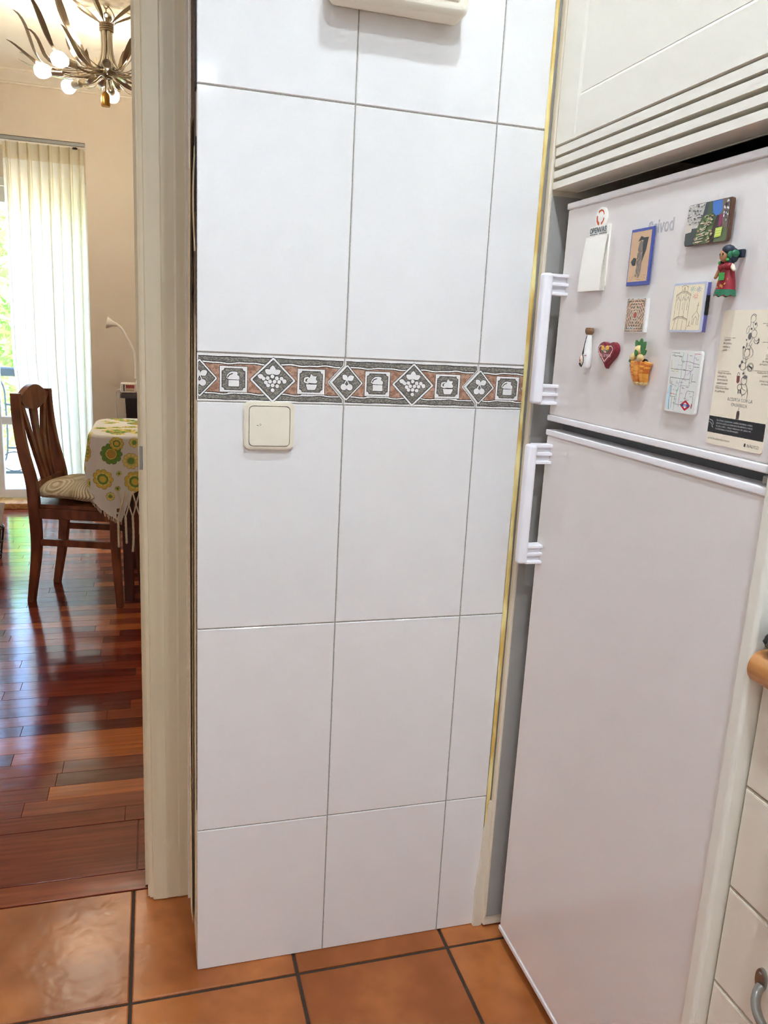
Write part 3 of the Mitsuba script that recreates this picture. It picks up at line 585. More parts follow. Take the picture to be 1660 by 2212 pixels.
for cx, cy, cc in ((.64, .90, (92, 140, 120)), (.84, .89, (84, 96, 150)), (.76, .74, (206, 96, 78))):
    for k in range(8):
        a = k * math.pi / 4 + .2; pl([(cx + .02 * math.cos(a), cy + .02 * math.sin(a)), (cx + .09 * math.cos(a), cy + .07 * math.sin(a))], .0007, cc)
P.build(t + '__print', FF(FX))
# metro map magnet
t = card('map_magnet', 'tall white transit map magnet with a red diamond sign', .0068, rrect(.4005, 1.1588, .4655, 1.2420, .004), 'm_border_white', .0008, back=.0030)
P = Print(.0068); U0, V0 = .4020, 1.1605; P.fill(rrect(.4015, 1.1600, .4645, 1.2410, .0035), (226, 228, 222)); P.h += .00008
def ml(c, *pts, w=.0006): P.line([(U0 + a * .062, V0 + b * .080) for a, b in pts], w, c)
P.fill(Polygon([(U0 + a * .062, V0 + b * .080) for a, b in ((.01, .04), (.08, .02), (.12, .30), (.14, .38), (.06, .40), (.02, .30))]), (196, 224, 232))
ml((92, 164, 190), (.13, .02), (.10, .22), (.10, .42), w=.0016); G = (110, 116, 112)
ml(G, (.03, .93), (.38, .92), (.38, .84), (.60, .84), (.98, .80)); ml((70, 74, 72), (.04, .70), (.40, .70), (.74, .69), (.74, .55), (.44, .55), (.06, .56), (.06, .46), (.14, .46), (.14, .24), (.30, .24)); ml((176, 60, 66), (.02, .30), (.30, .28)); ml((100, 176, 170), (.42, .98), (.42, .55), (.30, .20), (.30, .02))
ml((150, 110, 164), (.56, .97), (.56, .60), (.46, .50), (.46, .08)); ml((176, 132, 190), (.80, .98), (.80, .72), (.62, .62)); ml((126, 168, 92), (.40, .40), (.34, .30), (.36, .16), (.28, .12)); ml((60, 64, 62), (.80, .76), (.98, .76)); ml((60, 64, 62), (.80, .64), (.80, .52), (.94, .52)); ml((92, 90, 96), (.02, .97), (.30, .97)); ml((186, 60, 78), (.82, .97), (.98, .97)); ml((210, 190, 80), (.04, .86), (.05, .72), (.28, .66)); ml(G, (.66, .30), (.70, .36), (.92, .36), (.92, .10)); ml((60, 64, 62), (.34, .12), (.66, .12), (.66, .30)); ml(G, (.20, .24), (.20, .04)); ml((150, 160, 158), (.44, .44), (.74, .44), (.74, .55))
for k in range(48):
    a, b = rng.uniform(.06, .90), rng.uniform(.10, .96); ml((110, 112, 112), (a, b), (a + rng.uniform(.04, .10), b), w=.0005)
dd = diamond(.4450, 1.1700, .0115, .0075); P.fill(dd, (176, 28, 52)); P.fill(dd.buffer(-.0030), (236, 232, 236)); P.fill(sbox(.4372, 1.1685, .4528, 1.1716), (52, 70, 136)); P.text('Metro', .4450, 1.1690, .0018, (240, 240, 240), 'c', True); P.fill(sbox(.4572, 1.167, .4585, 1.1735), (190, 40, 60), up=False)
P.build(t + '__print', FF(FX))
# cream poster
t = card('recycling_poster', 'tall cream poster magnet headed ACIERTA CON LA ORGANICA with black text band', .0012, rrect(.4890, 1.1262, .5895, 1.2935, .004), mat('m_poster', (240, 230, 208), .5), .0004)
info(t, 'tall cream poster magnet with stacked drawn figures and a black text band', 'poster')
P = Print(.0012); K = (52, 46, 44); P.fill(sbox(.4893, 1.1410, .5892, 1.1620), (18, 19, 24)); cu = .5400
P.text('ACIERTA CON LA', cu, 1.1838, .0038, K, 'c'); P.text('ORGÁNICA', cu, 1.1775, .0038, K, 'c'); P.text('MADRID', .5640, 1.1312, .0036, K); P.fill(rrect(.5585, 1.1310, .5615, 1.1352, .0006), (40, 36, 36), up=False); P.text('aciertaconlaorganica.es', .4925, 1.1325, .0026, K)
P.fill([sbox(.5378, 1.1622, .5432, 1.1700), Polygon([(.5378, 1.170), (.5388, 1.1728), (.5424, 1.1728), (.5432, 1.170)])], (70, 54, 50)); P.line([(.5402, 1.1735), (.5408, 1.1768)], .0006, K)
for i, tx in enumerate(('Servilletas, compresas, toallitas húmedas, colillas,', 'pelos de barrer, excrementos de animales y arena', 'de gato, polvo... van al contenedor de restos con', 'tapa naranja o resto de recogida')):
    P.text(tx, .5040, 1.1567 - i * .0036, .0020, (176, 176, 178)) 
for pts in ([(.4895, 1.1575), (.496, 1.1562), (.4985, 1.1528), (.4965, 1.1490), (.4990, 1.1475)], [(.4895, 1.1545), (.4935, 1.1535), (.4960, 1.1510)]): P.line(pts, .0006, (200, 200, 200))
for u, v, al, ls in ((.4965, 1.2565, 'l', ('Tapones', 'de corcho,', 'cerillas y', 'serrín')), (.4945, 1.2155, 'l', ('Papel de cocina,', 'pañuelos y', 'servilletas de', 'papel usadas')), (.4930, 1.1968, 'l', ('Pequeños restos', 'de jardinería')), (.5870, 1.2740, 'r', ('Posos de café', 'e infusiones')), (.5870, 1.2520, 'r', ('Restos', 'de fruta y', 'verdura')), (.5870, 1.2395, 'r', ('Cáscaras', 'de huevo,', 'de marisco y', 'de frutos secos')), (.5870, 1.2195, 'r', ('Restos de carne', 'y pescado')), (.5870, 1.2100, 'r', ('Otros restos', 'de comida'))):
    for i, s in enumerate(ls): P.text(s, u, v - i * .0042 if al == 'l' else v - i * .0034, .0023, (96, 74, 64), al)
for a, b, v in ((.4970, .5170, 1.2600), (.4950, .5140, 1.2190), (.4935, .5130, 1.2000), (.5600, .5870, 1.2775), (.5640, .5870, 1.2560), (.5560, .5870, 1.2225)): P.line([(a, v), (b, v)], .0005, (110, 96, 86))
def head(u, v, r): P.fill(Point(u, v).buffer(r).exterior.buffer(.00026), K, up=False)
def sk(*pts, w=.0005): P.line(spline(np.array([(a, b, 0) for a, b in pts]), 14)[:, :2], w, K)
head(.5430, 1.2830, .0042); sk((.5390, 1.2842), (.5410, 1.2876), (.5450, 1.2882), (.5478, 1.2862)); sk((.5400, 1.2800), (.5395, 1.2740), (.5380, 1.2690)); sk((.5452, 1.2796), (.5450, 1.2740), (.5490, 1.2700)); sk((.5380, 1.2745), (.5345, 1.2700), (.5350, 1.2660), (.5400, 1.2712)); sk((.5470, 1.2710), (.5510, 1.2745), (.5490, 1.2790))
P.fill([Point(.5480, 1.2768).buffer(.0014), Point(.5425, 1.2712).buffer(.0013)], K, up=False)
head(.5480, 1.2655, .0046); P.fill(affinity.scale(Point(.5415, 1.2625).buffer(.0030), 1, 1.4), (104, 98, 98)); sk((.5470, 1.2605), (.5440, 1.2560), (.5420, 1.2510)); sk((.5490, 1.2600), (.5535, 1.2570), (.5570, 1.2600)); sk((.5490, 1.2575), (.5530, 1.2540), (.5585, 1.2590)); P.line([(.5570, 1.2600), (.5578, 1.2560), (.5560, 1.2540)], .0012, K); sk((.5430, 1.2520), (.5480, 1.2480), (.5510, 1.2430), (.5480, 1.2380)); sk((.5470, 1.2540), (.5450, 1.2490), (.5460, 1.2400))
P.fill(affinity.rotate(sbox(.5375, 1.2495, .5395, 1.2550), -6), (150, 140, 130), up=False); P.fill(Point(.5368, 1.2580).buffer(.0010), K, up=False); head(.5405, 1.2425, .0048); sk((.5330, 1.2500), (.5335, 1.2440), (.5350, 1.2380), (.5360, 1.2350)); sk((.5330, 1.2500), (.5360, 1.2490), (.5375, 1.2440)); P.fill(Point(.5335, 1.2492).buffer(.0015), K, up=False); sk((.5360, 1.2450), (.5400, 1.2475), (.5450, 1.2470)); sk((.5365, 1.2370), (.5405, 1.2350), (.5450, 1.2370)); sk((.5395, 1.2370), (.5410, 1.2300), (.5425, 1.2370))
head(.5370, 1.2265, .0046); P.fill([Point(.5345, 1.2318).buffer(.0018), Point(.5318, 1.2268).buffer(.0020)], (90, 84, 84), up=False); head(.5500, 1.2262, .0050); head(.5500, 1.2262, .0036); P.line([(.5475, 1.2275), (.5525, 1.2250)], .0020, K); sk((.5400, 1.2225), (.5430, 1.2250), (.5455, 1.2290)); sk((.5395, 1.2210), (.5420, 1.2180), (.5420, 1.2140)); P.fill(Point(.5395, 1.2180).buffer(.0014), K, up=False)
P.fill([Polygon([(.5290, 1.2150), (.5345, 1.2150), (.5350, 1.2080), (.5325, 1.2055), (.5300, 1.2070)])], (122, 66, 62)); sk((.5300, 1.2160), (.5318, 1.2190), (.5340, 1.2160))
head(.5425, 1.2095, .0048); P.fill(affinity.scale(Point(.5440, 1.2140).buffer(.0030), 1.2, .8), (110, 104, 106)); sk((.5460, 1.2060), (.5500, 1.2010), (.5520, 1.1940), (.5515, 1.1885)); sk((.5390, 1.2060), (.5420, 1.2000), (.5470, 1.1985)); head(.5365, 1.2015, .0036); P.fill([sbox(.5348, 1.1935, .5362, 1.1985), sbox(.5382, 1.1940, .5396, 1.1985)], K, up=False); sk((.5400, 1.1970), (.5440, 1.1925), (.5480, 1.1950), (.5500, 1.2000)); sk((.5420, 1.1900), (.5445, 1.1935))
P.build(t + '__print', FF(FX))
# bottle magnet
t = thing('bottle_magnet', 'small white bottle shaped magnet with cork top, left of the red heart', 'magnet')
B = FF(FX, -.1790, 1.2060)
prof = [(.0003, 0), (.0075, 0), (.0092, .003), (.0098, .012), (.0090, .026), (.0074, .040), (.0060, .050), (.0058, .054), (.0003, .054)]
BM = np.array([[1, 0, 0, 0], [0, 0, 1, 0], [0, -.75, 0, .0075], [0, 0, 0, 1.0]])
add(t + '__body', tf(tf(lathe(prof, 24), BM), B), 'm_border_white', smooth=40)
add(t + '__cork', tf(tf(lathe([(.0003, .053), (.0058, .053), (.0082, .0565), (.0085, .0605), (.0070, .0640), (.0003, .0645)], 20), BM), B), mat('m_cork', (120, 88, 58), .7), smooth=40)
add(t + '__flower', tf(cat([ell((-.0050, .0130, .0125), (.0060, .0075, .0035))] ), B), mat('m_cream', (232, 218, 196), .4), smooth=True)
add(t + '__band', tf(cat([tube([(-.0045 + .0065 * math.cos(a), .012 + .0095 * math.sin(a), .0135) for a in np.linspace(-2.6, 1.2, 16)], .0015), tube([(.0000, .022, .0150), (-.0010, .034, .0135), (.001, .052, .0115)], .0009), tube([(-.003, .022, .0140), (-.0062, .036, .0100)], .0012)]), B), 'm_border_dark', smooth=True, label='dark painted lines')
add(t + '__dot', tf(cat([ell((-.0060, .0115, .0160), (.0014, .0022, .0008)), ell((-.0085, .0150, .0148), (.0010, .002, .0008)), box(.002, .0085, .0195, .0205, .0135, .0142)]), B), 'm_doll_red', smooth=True)
# heart magnet
t = thing('heart_magnet', 'dark red heart shaped magnet with yellow flowers and white lettering', 'magnet')
a = np.linspace(0, 2 * np.pi, 80); hx, hy = 16 * np.sin(a) ** 3, 13 * np.cos(a) - 5 * np.cos(2 * a) - 2 * np.cos(3 * a) - np.cos(4 * a)
heart = affinity.translate(Polygon(list(zip(hx * .00165, (hy + 2.5) * .00143))), .2375, 1.2285)
prev = []
H = FF(FX)
for k in range(19):
    aa = k / 18 * math.pi / 2; prev.append(ext(heart.buffer(-.0060 * (1 - math.cos(aa))), .0005, .0045 + .0055 * math.sin(aa)))
add(t + '__body', tf(cat(prev), H), mat('m_heart', (116, 22, 36), .3))
P = Print(.0101); inner = heart.buffer(-.0062); P.fill(inner.exterior.buffer(.0007), (232, 190, 180)); 
for fu, fv in ((.2295, 1.2392), (.2432, 1.2398)):
    P.fill([Point(fu + .0026 * math.cos(b), fv + .0026 * math.sin(b)).buffer(.0019) for b in np.arange(5) * 1.257], (232, 184, 60), up=True); P.fill([leaf(fu, fv - .002, .0055, .0016, d) for d in (-50, -110)], (64, 96, 50), up=False); P.fill(Point(fu, fv).buffer(.0012), (206, 120, 40))
P.line([(.2350, 1.2425), (.2362, 1.2390), (.2345, 1.2350)], .0010, (236, 224, 210)); P.line([(.2390, 1.2420), (.2372, 1.2385), (.2388, 1.2340)], .0010, (236, 224, 210)); P.text('Macarena', .2372, 1.2262, .0056, (226, 180, 178), 'c')
P.build(t + '__print', H)
# carrot bunch magnet
t = thing('carrot_magnet', 'bunch of orange carrots magnet with green leaves and white mushrooms', 'magnet')
C = FF(FX)
def carrots(p, n, uv): return mix(lin((226, 158, 66)), lin((196, 104, 36)), smoothstep(.35, .75, fbm(p.z * 420, p.y * 130, 0., 2)))
mat('m_carrot', proc(carrots), .3); mat('m_garlic', (214, 190, 132), .35); mat('m_veg_leaf', (44, 104, 44), .4); mat('m_veg_dark', (92, 100, 44), .45)
for i, (u0, u1, h) in enumerate(((.3160, .3205, .0065), (.3235, .3270, .0100), (.3335, .3345, .0115), (.3440, .3420, .0095), (.3505, .3465, .0065))):
    add(t + '__carrot', tf(tube(spline([(u0, 1.2225, h), ((u0 + u1) / 2 - .0008, 1.208, h + .001), (u1, 1.1945, h - .0015)], 14), np.linspace(.0062, .0040, 14), 12), C), 'm_carrot', smooth=50)
add(t + '__tip', tf(cat([ell((u, 1.1925, h), (.0042, .0036, .0036), 1) for u, h in ((.3205, .005), (.3270, .009), (.3345, .010), (.3415, .008), (.3460, .005))]), C), 'm_garlic', smooth=True)
for u, v, h, r in ((.3185, 1.2292, .012, .0066), (.3395, 1.2285, .0135, .0062), (.3270, 1.2390, .009, .0085)): add(t + '__mushroom', tf(ell((u, v, h), (r, r * .85, r * .75)), C), 'm_garlic', smooth=True)
for u, v, h, l, d in ((.3300, 1.2300, .0150, .010, 100), (.3345, 1.2375, .0110, .017, 55), (.3370, 1.2330, .0120, .014, 25), (.3220, 1.2420, .008, .013, 120), (.3170, 1.2270, .010, .012, 205), (.3140, 1.2240, .008, .012, 240), (.3260, 1.2440, .007, .012, 80)):
    m = ext(leaf(u, v, l, l * .30, d), h - .001, h + .001); add(t + '__leaf', tf(m, C), 'm_veg_leaf' if d < 150 else 'm_veg_dark')
add(t + '__backing', tf(chamfered(Point(.333, 1.2180).buffer(.009), .0003, .0040, .0008), C), 'm_black')

# ------------------------------------------------------------------ wall switch and intercom
t = thing('light_switch', 'square cream light switch under the decorated tile border', 'light switch')
Wf = frame([.1200, 0, 1.0800], [1, 0, 0], [0, 0, 1])
hole = rrect(-.0352, -.0345, .0352, .0345, .0075); rim = [ext(rrect(-.0432, -.0412, .0432, .0412, .011).difference(hole), 0, .0045)]
for q in range(1, 7): rim.append(ext(rrect(-.0432, -.0412, .0432, .0412, .011).buffer(-.0060 * (1 - math.cos(q * math.pi / 12))).difference(hole), .0045, .0045 + .0060 * math.sin(q * math.pi / 12)))
add(t + '__frame', tf(cat(rim), Wf), 'm_switch')
add(t + '__seam', tf(ext(hole.buffer(.0005), .0010, .0040), Wf), 'm_border_dark')
rk = tf(chamfered(rrect(-.0343, -.0336, .0342, .0334, .007), .0040, .0122, .0014), Wf); rk.vertices[:, 1] -= np.where(rk.vertices[:, 1] < -.0105, (rk.vertices[:, 2] - 1.08) * -.03, 0)
add(t + '__rocker', rk, 'm_switch')
m = cat([tube([(-.022, .0015, .01215), (-.019, .0010, .0122)], .0004), tube([(-.0175, .0025, .01215), (-.0160, .0045, .0122), (-.0145, .0030, .0122), (-.0165, .0008, .0122)], .0004)]); add(t + '__symbol', tf(m, Wf), 'm_gasket')
t = thing('intercom', 'cream wall intercom box at the top of the tiled wall', 'intercom')
add(t + '__housing', rbox(.1950, .4170, -.0580, -.0005, 1.7360, 1.9600, .016), 'm_intercom', smooth=45)
add(t + '__face', rbox(.2120, .3990, -.0625, -.0500, 1.7530, 1.9450, .006), 'm_intercom', smooth=45)
add(t + '__handset', rbox(.2000, .2480, -.0850, -.0560, 1.7700, 1.9400, .011), 'm_intercom', smooth=45)

# ------------------------------------------------------------------ lower cabinet, worktop
t = thing('drawer_cabinet', 'cream drawer cabinet right of the fridge under the wooden worktop', 'cabinet')
DX = .631
add(t + '__carcass', box(DX + .021, 1.24, -1.30, -.636, .10, .856), 'm_cream_edge')
add(t + '__plinth_fill', box(DX + .06, 1.24, -1.30, -.636, .002, .10), 'm_cream_edge')
for z0, z1 in ((.7195, .856), (.5775, .7165), (.4355, .5745), (.2935, .4325), (.105, .2905)):
    k = add(t + '__drawer', tf(chamfered(sbox(.6385, z0, .945, z1), -.019, 0, .003), FF(DX)), 'm_drawer')
    zc = (z0 + z1) / 2
    hk = k + '__handle'
    pl_ = cat([tf(chamfered(affinity.scale(Point(u, zc - .002).buffer(.010), .85, 1.55), 0, .0045, .002), FF(DX)) for u in (.7135, .870)])
    scr = cat([tf(ell((u, zc + q, .0046), (.0024, .0024, .0012), 1), FF(DX)) for u in (.7135, .870) for q in (.007, -.009)])
    arc = spline([(.7160, zc - .008, .003), (.7220, zc - .016, .014), (.745, zc - .022, .028), (.792, zc - .024, .034), (.839, zc - .022, .028), (.862, zc - .016, .014), (.868, zc - .008, .003)], 40)
    scene[hk] = mikit.ply(cat([pl_, tf(tube(arc, .0056, 12), FF(DX))]), 'm_steel', smooth=40); info(hk, 'brushed metal bow handle')
    add(hk + '__screw', scr, 'm_grey_metal', smooth=True)
add(t + '__drawer', tf(chamfered(sbox(.948, .105, 1.30, .856), -.019, 0, .003), FF(DX)), 'm_drawer') if False else None
wt = Polygon([(1.24, .858), (.626, .858)] + [(.626 + .0205 * math.cos(b), .8785 + .0205 * math.sin(b)) for b in np.linspace(-math.pi / 2, -3 * math.pi / 2, 16)] + [(1.24, .899)])
m = ext(wt, .6365, 1.30); m.apply_transform(np.array([[1, 0, 0, 0], [0, 0, -1, 0], [0, 1, 0, 0], [0, 0, 0, 1.0]]))
t = thing('worktop', 'wooden kitchen worktop with rounded front edge beside the fridge housing', 'worktop')
add(t + '__board', box(.640, 1.24, -1.30, -.6368, .8585, .8990, .001), 'm_worktop_grey' if False else mat('m_worktop_top', (120, 116, 108), .35))
nose = Polygon([(.6395, .858), (.626, .858)] + [(.626 + .0205 * math.cos(b), .8785 + .0205 * math.sin(b)) for b in np.linspace(-math.pi / 2, -3 * math.pi / 2, 16)] + [(.6395, .899)])
m = ext(nose, .6368, 1.30); m.apply_transform(np.array([[1, 0, 0, 0], [0, 0, -1, 0], [0, 1, 0, 0], [0, 0, 0, 1.0]]))
add(t + '__front_edge', m, 'm_worktop_wood', smooth=40, label='rounded light wood front edge')
t = thing('scouring_cloth', 'dark grey crumpled cloth with a white strand on the worktop corner', 'cloth')
m = trimesh.creation.icosphere(4); m.vertices *= [.040, .026, .024]; m.vertices += (meshkit.fbm(m.vertices * 70, 3, 2) - .5)[:, None] * m.vertices / .03 * .022; m.vertices[:, 2] = np.maximum(m.vertices[:, 2], -.016); m.vertices *= [.78, .9, .95]; m.apply_translation([.642, -.6640, .9160])
add(t + '__pad', m, mat('m_pad', proc(lambda p, n, uv: mix(lin((28, 28, 26)), lin((120, 118, 110)), smoothstep(.5, .7, fbm(p.x * 160, p.y * 160, p.z * 160, 3)))), .8), smooth=True)
add(t + '__strand', tube(spline([(.628, -.668, .936), (.617, -.668, .929), (.612, -.666, .920), (.614, -.664, .912)], 14), .0022), 'm_paper', smooth=True)

# ------------------------------------------------------------------ dining chair
ch = thing('dining_chair', 'brown wooden slat back chair at the end of the dining table', 'chair')
ang = math.radians(-15.8); CM = np.array(T().translate([-.5375, 2.425, 0]).rotate([0, 0, 1], math.degrees(ang)).matrix)   # local x forward, y lateral, origin between the rear legs
px_ = [(-.028, 0), (-.004, .15), (.012, .30), (.010, .45), (.004, .545), (-.020, .65), (-.034, .73), (-.046, .85), (-.048, .925)]
def cadd(n, m, mt='m_chair_wood', sm=False, **k): return add(ch + '__' + n, tf(m, CM), mt, smooth=sm, **k)
for s in (-1, 1):
    pts = spline([(x, s * (.142 + .018 * min(1, z / .45)), z) for x, z in px_], 30)
    cadd('rear_leg', bar(pts, .030, np.interp(pts[:, 2], [0, .3, .45, .65, .925], [.031, .046, .048, .044, .036]), [0, 1, 0]))
    fp = spline([(.375, s * .166, 0), (.365, s * .164, .15), (.358, s * .162, .30), (.360, s * .162, .43)], 16)
    cadd('front_leg', bar(fp, .034, np.interp(fp[:, 2], [0, .43], [.026, .040]), [0, 1, 0]))
    cadd('side_rail', bar(np.array([(.030, s * .158, .412), (.345, s * .160, .412)]), .022, .046, [0, 1, 0]))
    cadd('side_stretcher', bar(np.array([(.028, s * .156, .282), (.345, s * .161, .282)]), .020, .030, [0, 1, 0]))
cadd('front_rail', box(.345, .366, -.150, .150, .390, .434, .003)); cadd('back_rail', box(-.002, .020, -.146, .146, .390, .434, .003))
cadd('seat', trimesh.convex.convex_hull(np.array([(x, y, z) for z in (.437, .453) for x, y in ((-.015, -.16), (-.015, .16), (.385, -.178), (.385, .178))])))
def backx(z): return np.interp(z, [p[1] for p in px_], [p[0] for p in px_])
def back_sheet(poly, thick, sub=.012):
    """A back part cut from a board that follows the curve of the rear posts: outline in (lateral y, height z)."""
    m = ext(poly, -thick / 2, thick / 2); m = m.subdivide_to_size(sub * 2); v = m.vertices.copy()
    m.vertices = np.stack([backx(v[:, 1]) + v[:, 2], v[:, 0], v[:, 1]], -1); m.invert() if m.volume < 0 else None; return m
ys = np.linspace(-.147, .147, 30)
crest = Polygon(list(zip(ys, .914 + .040 * np.clip(1 - (ys / .125) ** 2, 0, 1) ** 1.1)) + list(zip(ys[::-1], .866 - .020 * np.clip(1 - (ys[::-1] / .085) ** 2, 0, 1) + .03 * np.clip((abs(ys[::-1]) - .09) / .05, 0, 1) ** 2)))
cadd('crest_rail', back_sheet(crest, .024)); cadd('lower_rail', back_sheet(sbox(-.147, .505, .147, .545), .022))
sp = lambda L: Polygon(L)
zz = np.linspace(.535, .875, 24); tt = (zz - .535) / .34
cw = .014 + .018 * tt ** 1.6
cadd('splat', back_sheet(Polygon(list(zip(-cw, zz)) + list(zip(cw[::-1], zz[::-1]))), .014))
for s in (-1, 1):
    cy = s * (.040 + .078 * tt ** 2.1); hw = .0115 + .004 * tt
    cadd('slat', back_sheet(Polygon(list(zip(cy - hw, zz)) + list(zip((cy + hw)[::-1], zz[::-1]))), .016))
    cy = s * (.075 + .062 * tt ** 1.2)
    cadd('slat', back_sheet(Polygon(list(zip(cy - .009, zz)) + list(zip((cy + .009)[::-1], zz[::-1]))), .014)) if s > 0 else None
# cushion
cu_, uvc = grid(lambda u, v: (.0 * u, .0 * u, .0 * u), 60, 40) if False else (None, None)
m = trimesh.creation.icosphere(5); v = m.vertices.copy()
sq = lambda a, e: np.sign(a) * np.abs(a) ** e
r = (np.abs(v[:, 0]) ** 3.2 + np.abs(v[:, 1]) ** 3.2 + 1e-9) ** (1 / 3.2); rr = np.sqrt(v[:, 0] ** 2 + v[:, 1] ** 2); k = np.where(rr > 1e-6, rr / r, 1)
X, Y = v[:, 0] * k, v[:, 1] * k
Z = sq(v[:, 2], .85) * (1 - .45 * np.clip(np.maximum(abs(X), abs(Y)), 0, 1) ** 4)
m.vertices = np.stack([X * .200 + .180, Y * .172, np.where(Z > 0, Z * .058, Z * .040) + .496 + .006 * np.sin(X * 5) * np.cos(Y * 4)], -1)
m.vertices[:, 2] = np.maximum(m.vertices[:, 2], .4545 + .012 * np.clip(abs(X) - .6, 0, 1))
def cush(p, n, uv):
    a = dr.sqrt(dr.square((p.x + .27) * 1.0) + dr.square((p.z - .475) * 1.0) + dr.square(p.y - 2.25)); b = dr.sqrt(dr.square(p.x + .47) + dr.square(p.z - .50) + dr.square(p.y - 2.30))
    w = fbm(p.x * 12, p.y * 12, p.z * 12, 2) * .02
    l = smoothstep(.55, .8, dr.abs(dr.sin((a + w) * 330))) * smoothstep(.16, .12, a) + smoothstep(.6, .85, dr.abs(dr.sin((b + w * 1.5) * 260))) * smoothstep(.10, .06, b)
    return mix(mix(lin((192, 176, 146)), lin((158, 138, 106)), smoothstep(.4, .62, fbm(p.x * 16, p.y * 16, p.z * 20, 2))), lin((226, 216, 194)), dr.clip(l, 0, 1))
add('seat_cushion', tf(m, CM), mat('m_cushion', proc(cush), .8, specular=.2), smooth=True, label='plump beige cushion with pale swirls on the dining chair', cat='cushion')

# ------------------------------------------------------------------ dining table and cloth
tb = thing('dining_table', 'dark wooden dining table under the flowered cloth', 'table')
TX0, TX1, TY0, TY1 = -.335, 1.05, 2.165, 2.850
add(tb + '__table_top', tf(chamfered(rrect(TX0, TY0, TX1, TY1, .12), .728, .758, .006), np.eye(4)), 'm_table_wood')
for x in (-.185, .90):
    for y in (2.265, 2.775): add(tb + '__leg', bar(np.array([(x, y, 0.0), (x, y, .40), (x, y, .728)]), [.040, .052, .056], [.040, .052, .056], [0, 1, 0]), 'm_table_wood')
for a in ((-.16, .88, 2.268, 2.290), (-.16, .88, 2.750, 2.772)): add(tb + '__apron', box(a[0], a[1], a[2], a[3], .650, .728), 'm_table_wood')
# cloth: drop follows the outline with folds
outl = rrect(TX0 - .004, TY0 - .004, TX1 + .004, TY1 + .004, .125).exterior
per = outl.length
# start the outline so that the front left corner lies in the middle of the seam-free range
Sf = np.linspace(0, 1, 8000, endpoint=False); Pf = np.array([outl.interpolate(s, normalized=True).coords[0] for s in Sf]); wt_ = np.where((Pf[:, 0] < .02) & (Pf[:, 1] < 2.70), 1.0, .05); cw_ = np.cumsum(wt_); NS = 1000
S = np.interp((np.arange(NS) + .5) / NS * cw_[-1], cw_, Sf); PT = np.array([outl.interpolate(s, normalized=True).coords[0] for s in S])
nrm = np.roll(PT, -1, 0) - np.roll(PT, 1, 0); nrm = np.stack([nrm[:, 1], -nrm[:, 0]], -1); nrm /= np.linalg.norm(nrm, axis=1, keepdims=True)
if ((PT - PT.mean(0)) * nrm).sum() < 0: nrm = -nrm
front = np.clip((TY0 + .03 - PT[:, 1]) / .03, 0, 1); leftd = np.clip((TX0 + .10 - PT[:, 0]) / .10, 0, 1)
drop = .235 + .0 * S
cornd = np.exp(-(((PT[:, 0] + .262) / .05) ** 2 + ((PT[:, 1] - 2.175) / .06) ** 2))
sm_ = lambda a, b, x: np.clip((x - a) / (b - a), 0, 1) ** 2 * (3 - 2 * np.clip((x - a) / (b - a), 0, 1))
isfr = 1 - sm_(2.215, 2.275, PT[:, 1])
drop = np.where(PT[:, 1] < 2.5, isfr * np.interp(PT[:, 0], [-.34, -.30, -.21, -.165, -.12], [.27, .31, .385, .26, .235]) + (1 - isfr) * .135, .135 + .100 * sm_(-.3, -.1, PT[:, 0]))
fold = .010 * np.sin(S * per * 21) + .007 * np.sin(S * per * 43 + 1)
rows = []
flowers = []
def colour(a, b, e):
    """Cloth colours at fabric coordinates (a, b) in metres."""
    col = np.tile(np.array(lin((228, 224, 216))), (len(a), 1))
    K_, G1, G2, Y1, Y2, O1 = [np.array(lin(c)) for c in ((96, 86, 30), (104, 140, 66), (126, 160, 66), (222, 204, 120), (208, 180, 82), (176, 140, 70))]
    for (fa, fb, R, kind, np_) in e:
        d = np.hypot(a - fa, b - fb); th = np.arctan2(b - fb, a - fa)
        lobe = R * (.80 + .20 * np.abs(np.cos(th * np_ / 2)) ** .5); seam = np.abs(np.cos(th * np_ / 2)) < .09
        C = {'g': (G1, O1, Y1), 'y': (Y1, G1, Y1), 'b': (Y2, Y1, G1), 's': (Y1, G1, G1)}[kind]
        m = d < lobe; col[m] = C[0]; ol = m & ((d > lobe - .0014) | (seam & (d > R * .45))); col[ol] = K_
        if kind == 'b': mid = d < R * .66 ; col[mid] = Y1; col[mid & (np.abs(np.cos(th * np_ / 2 + .8)) < .12)] = K_
        q = d < R * .50; col[q] = C[2]; q = d < R * .42; col[q] = C[1] if kind != 'b' else G1; 
        if kind == 'b': q = d < R * .32; col[q] = Y2
        q = (d < R * .52) & (d > R * .49); col[q] = K_
    return col
fl = []
LAY = [(-.245, .085, .046, 'g', 10), (-.165, .115, .036, 'y', 10), (-.150, .205, .046, 'b', 9), (-.282, .195, .044, 'b', 9), (-.215, .170, .012, 's', 7), (-.150, .035, .022, 'y', 8), (-.252, .268, .019, 'y', 8), (-.222, .235, .012, 's', 6), (-.222, .040, .030, 'b', 9)]
r2 = np.random.default_rng(3)
tops = [(r2.uniform(-.3, 1), r2.uniform(2.22, 2.83), r2.uniform(.02, .05), 'gybs'[r2.integers(4)], 9) for _ in range(170)]
front_fl = LAY + [(r2.uniform(-.05, 1.05), r2.uniform(.02, .25), r2.uniform(.02, .05), 'gybs'[r2.integers(4)], 9) for _ in range(40)]
side_fl = [(r2.uniform(2.2, 2.85), r2.uniform(.02, .25), r2.uniform(.02, .045), 'gybs'[r2.integers(4)], 9) for _ in range(24)]
NV = 190
t_ = np.linspace(0, 1, NV)
V, Cc = [], []
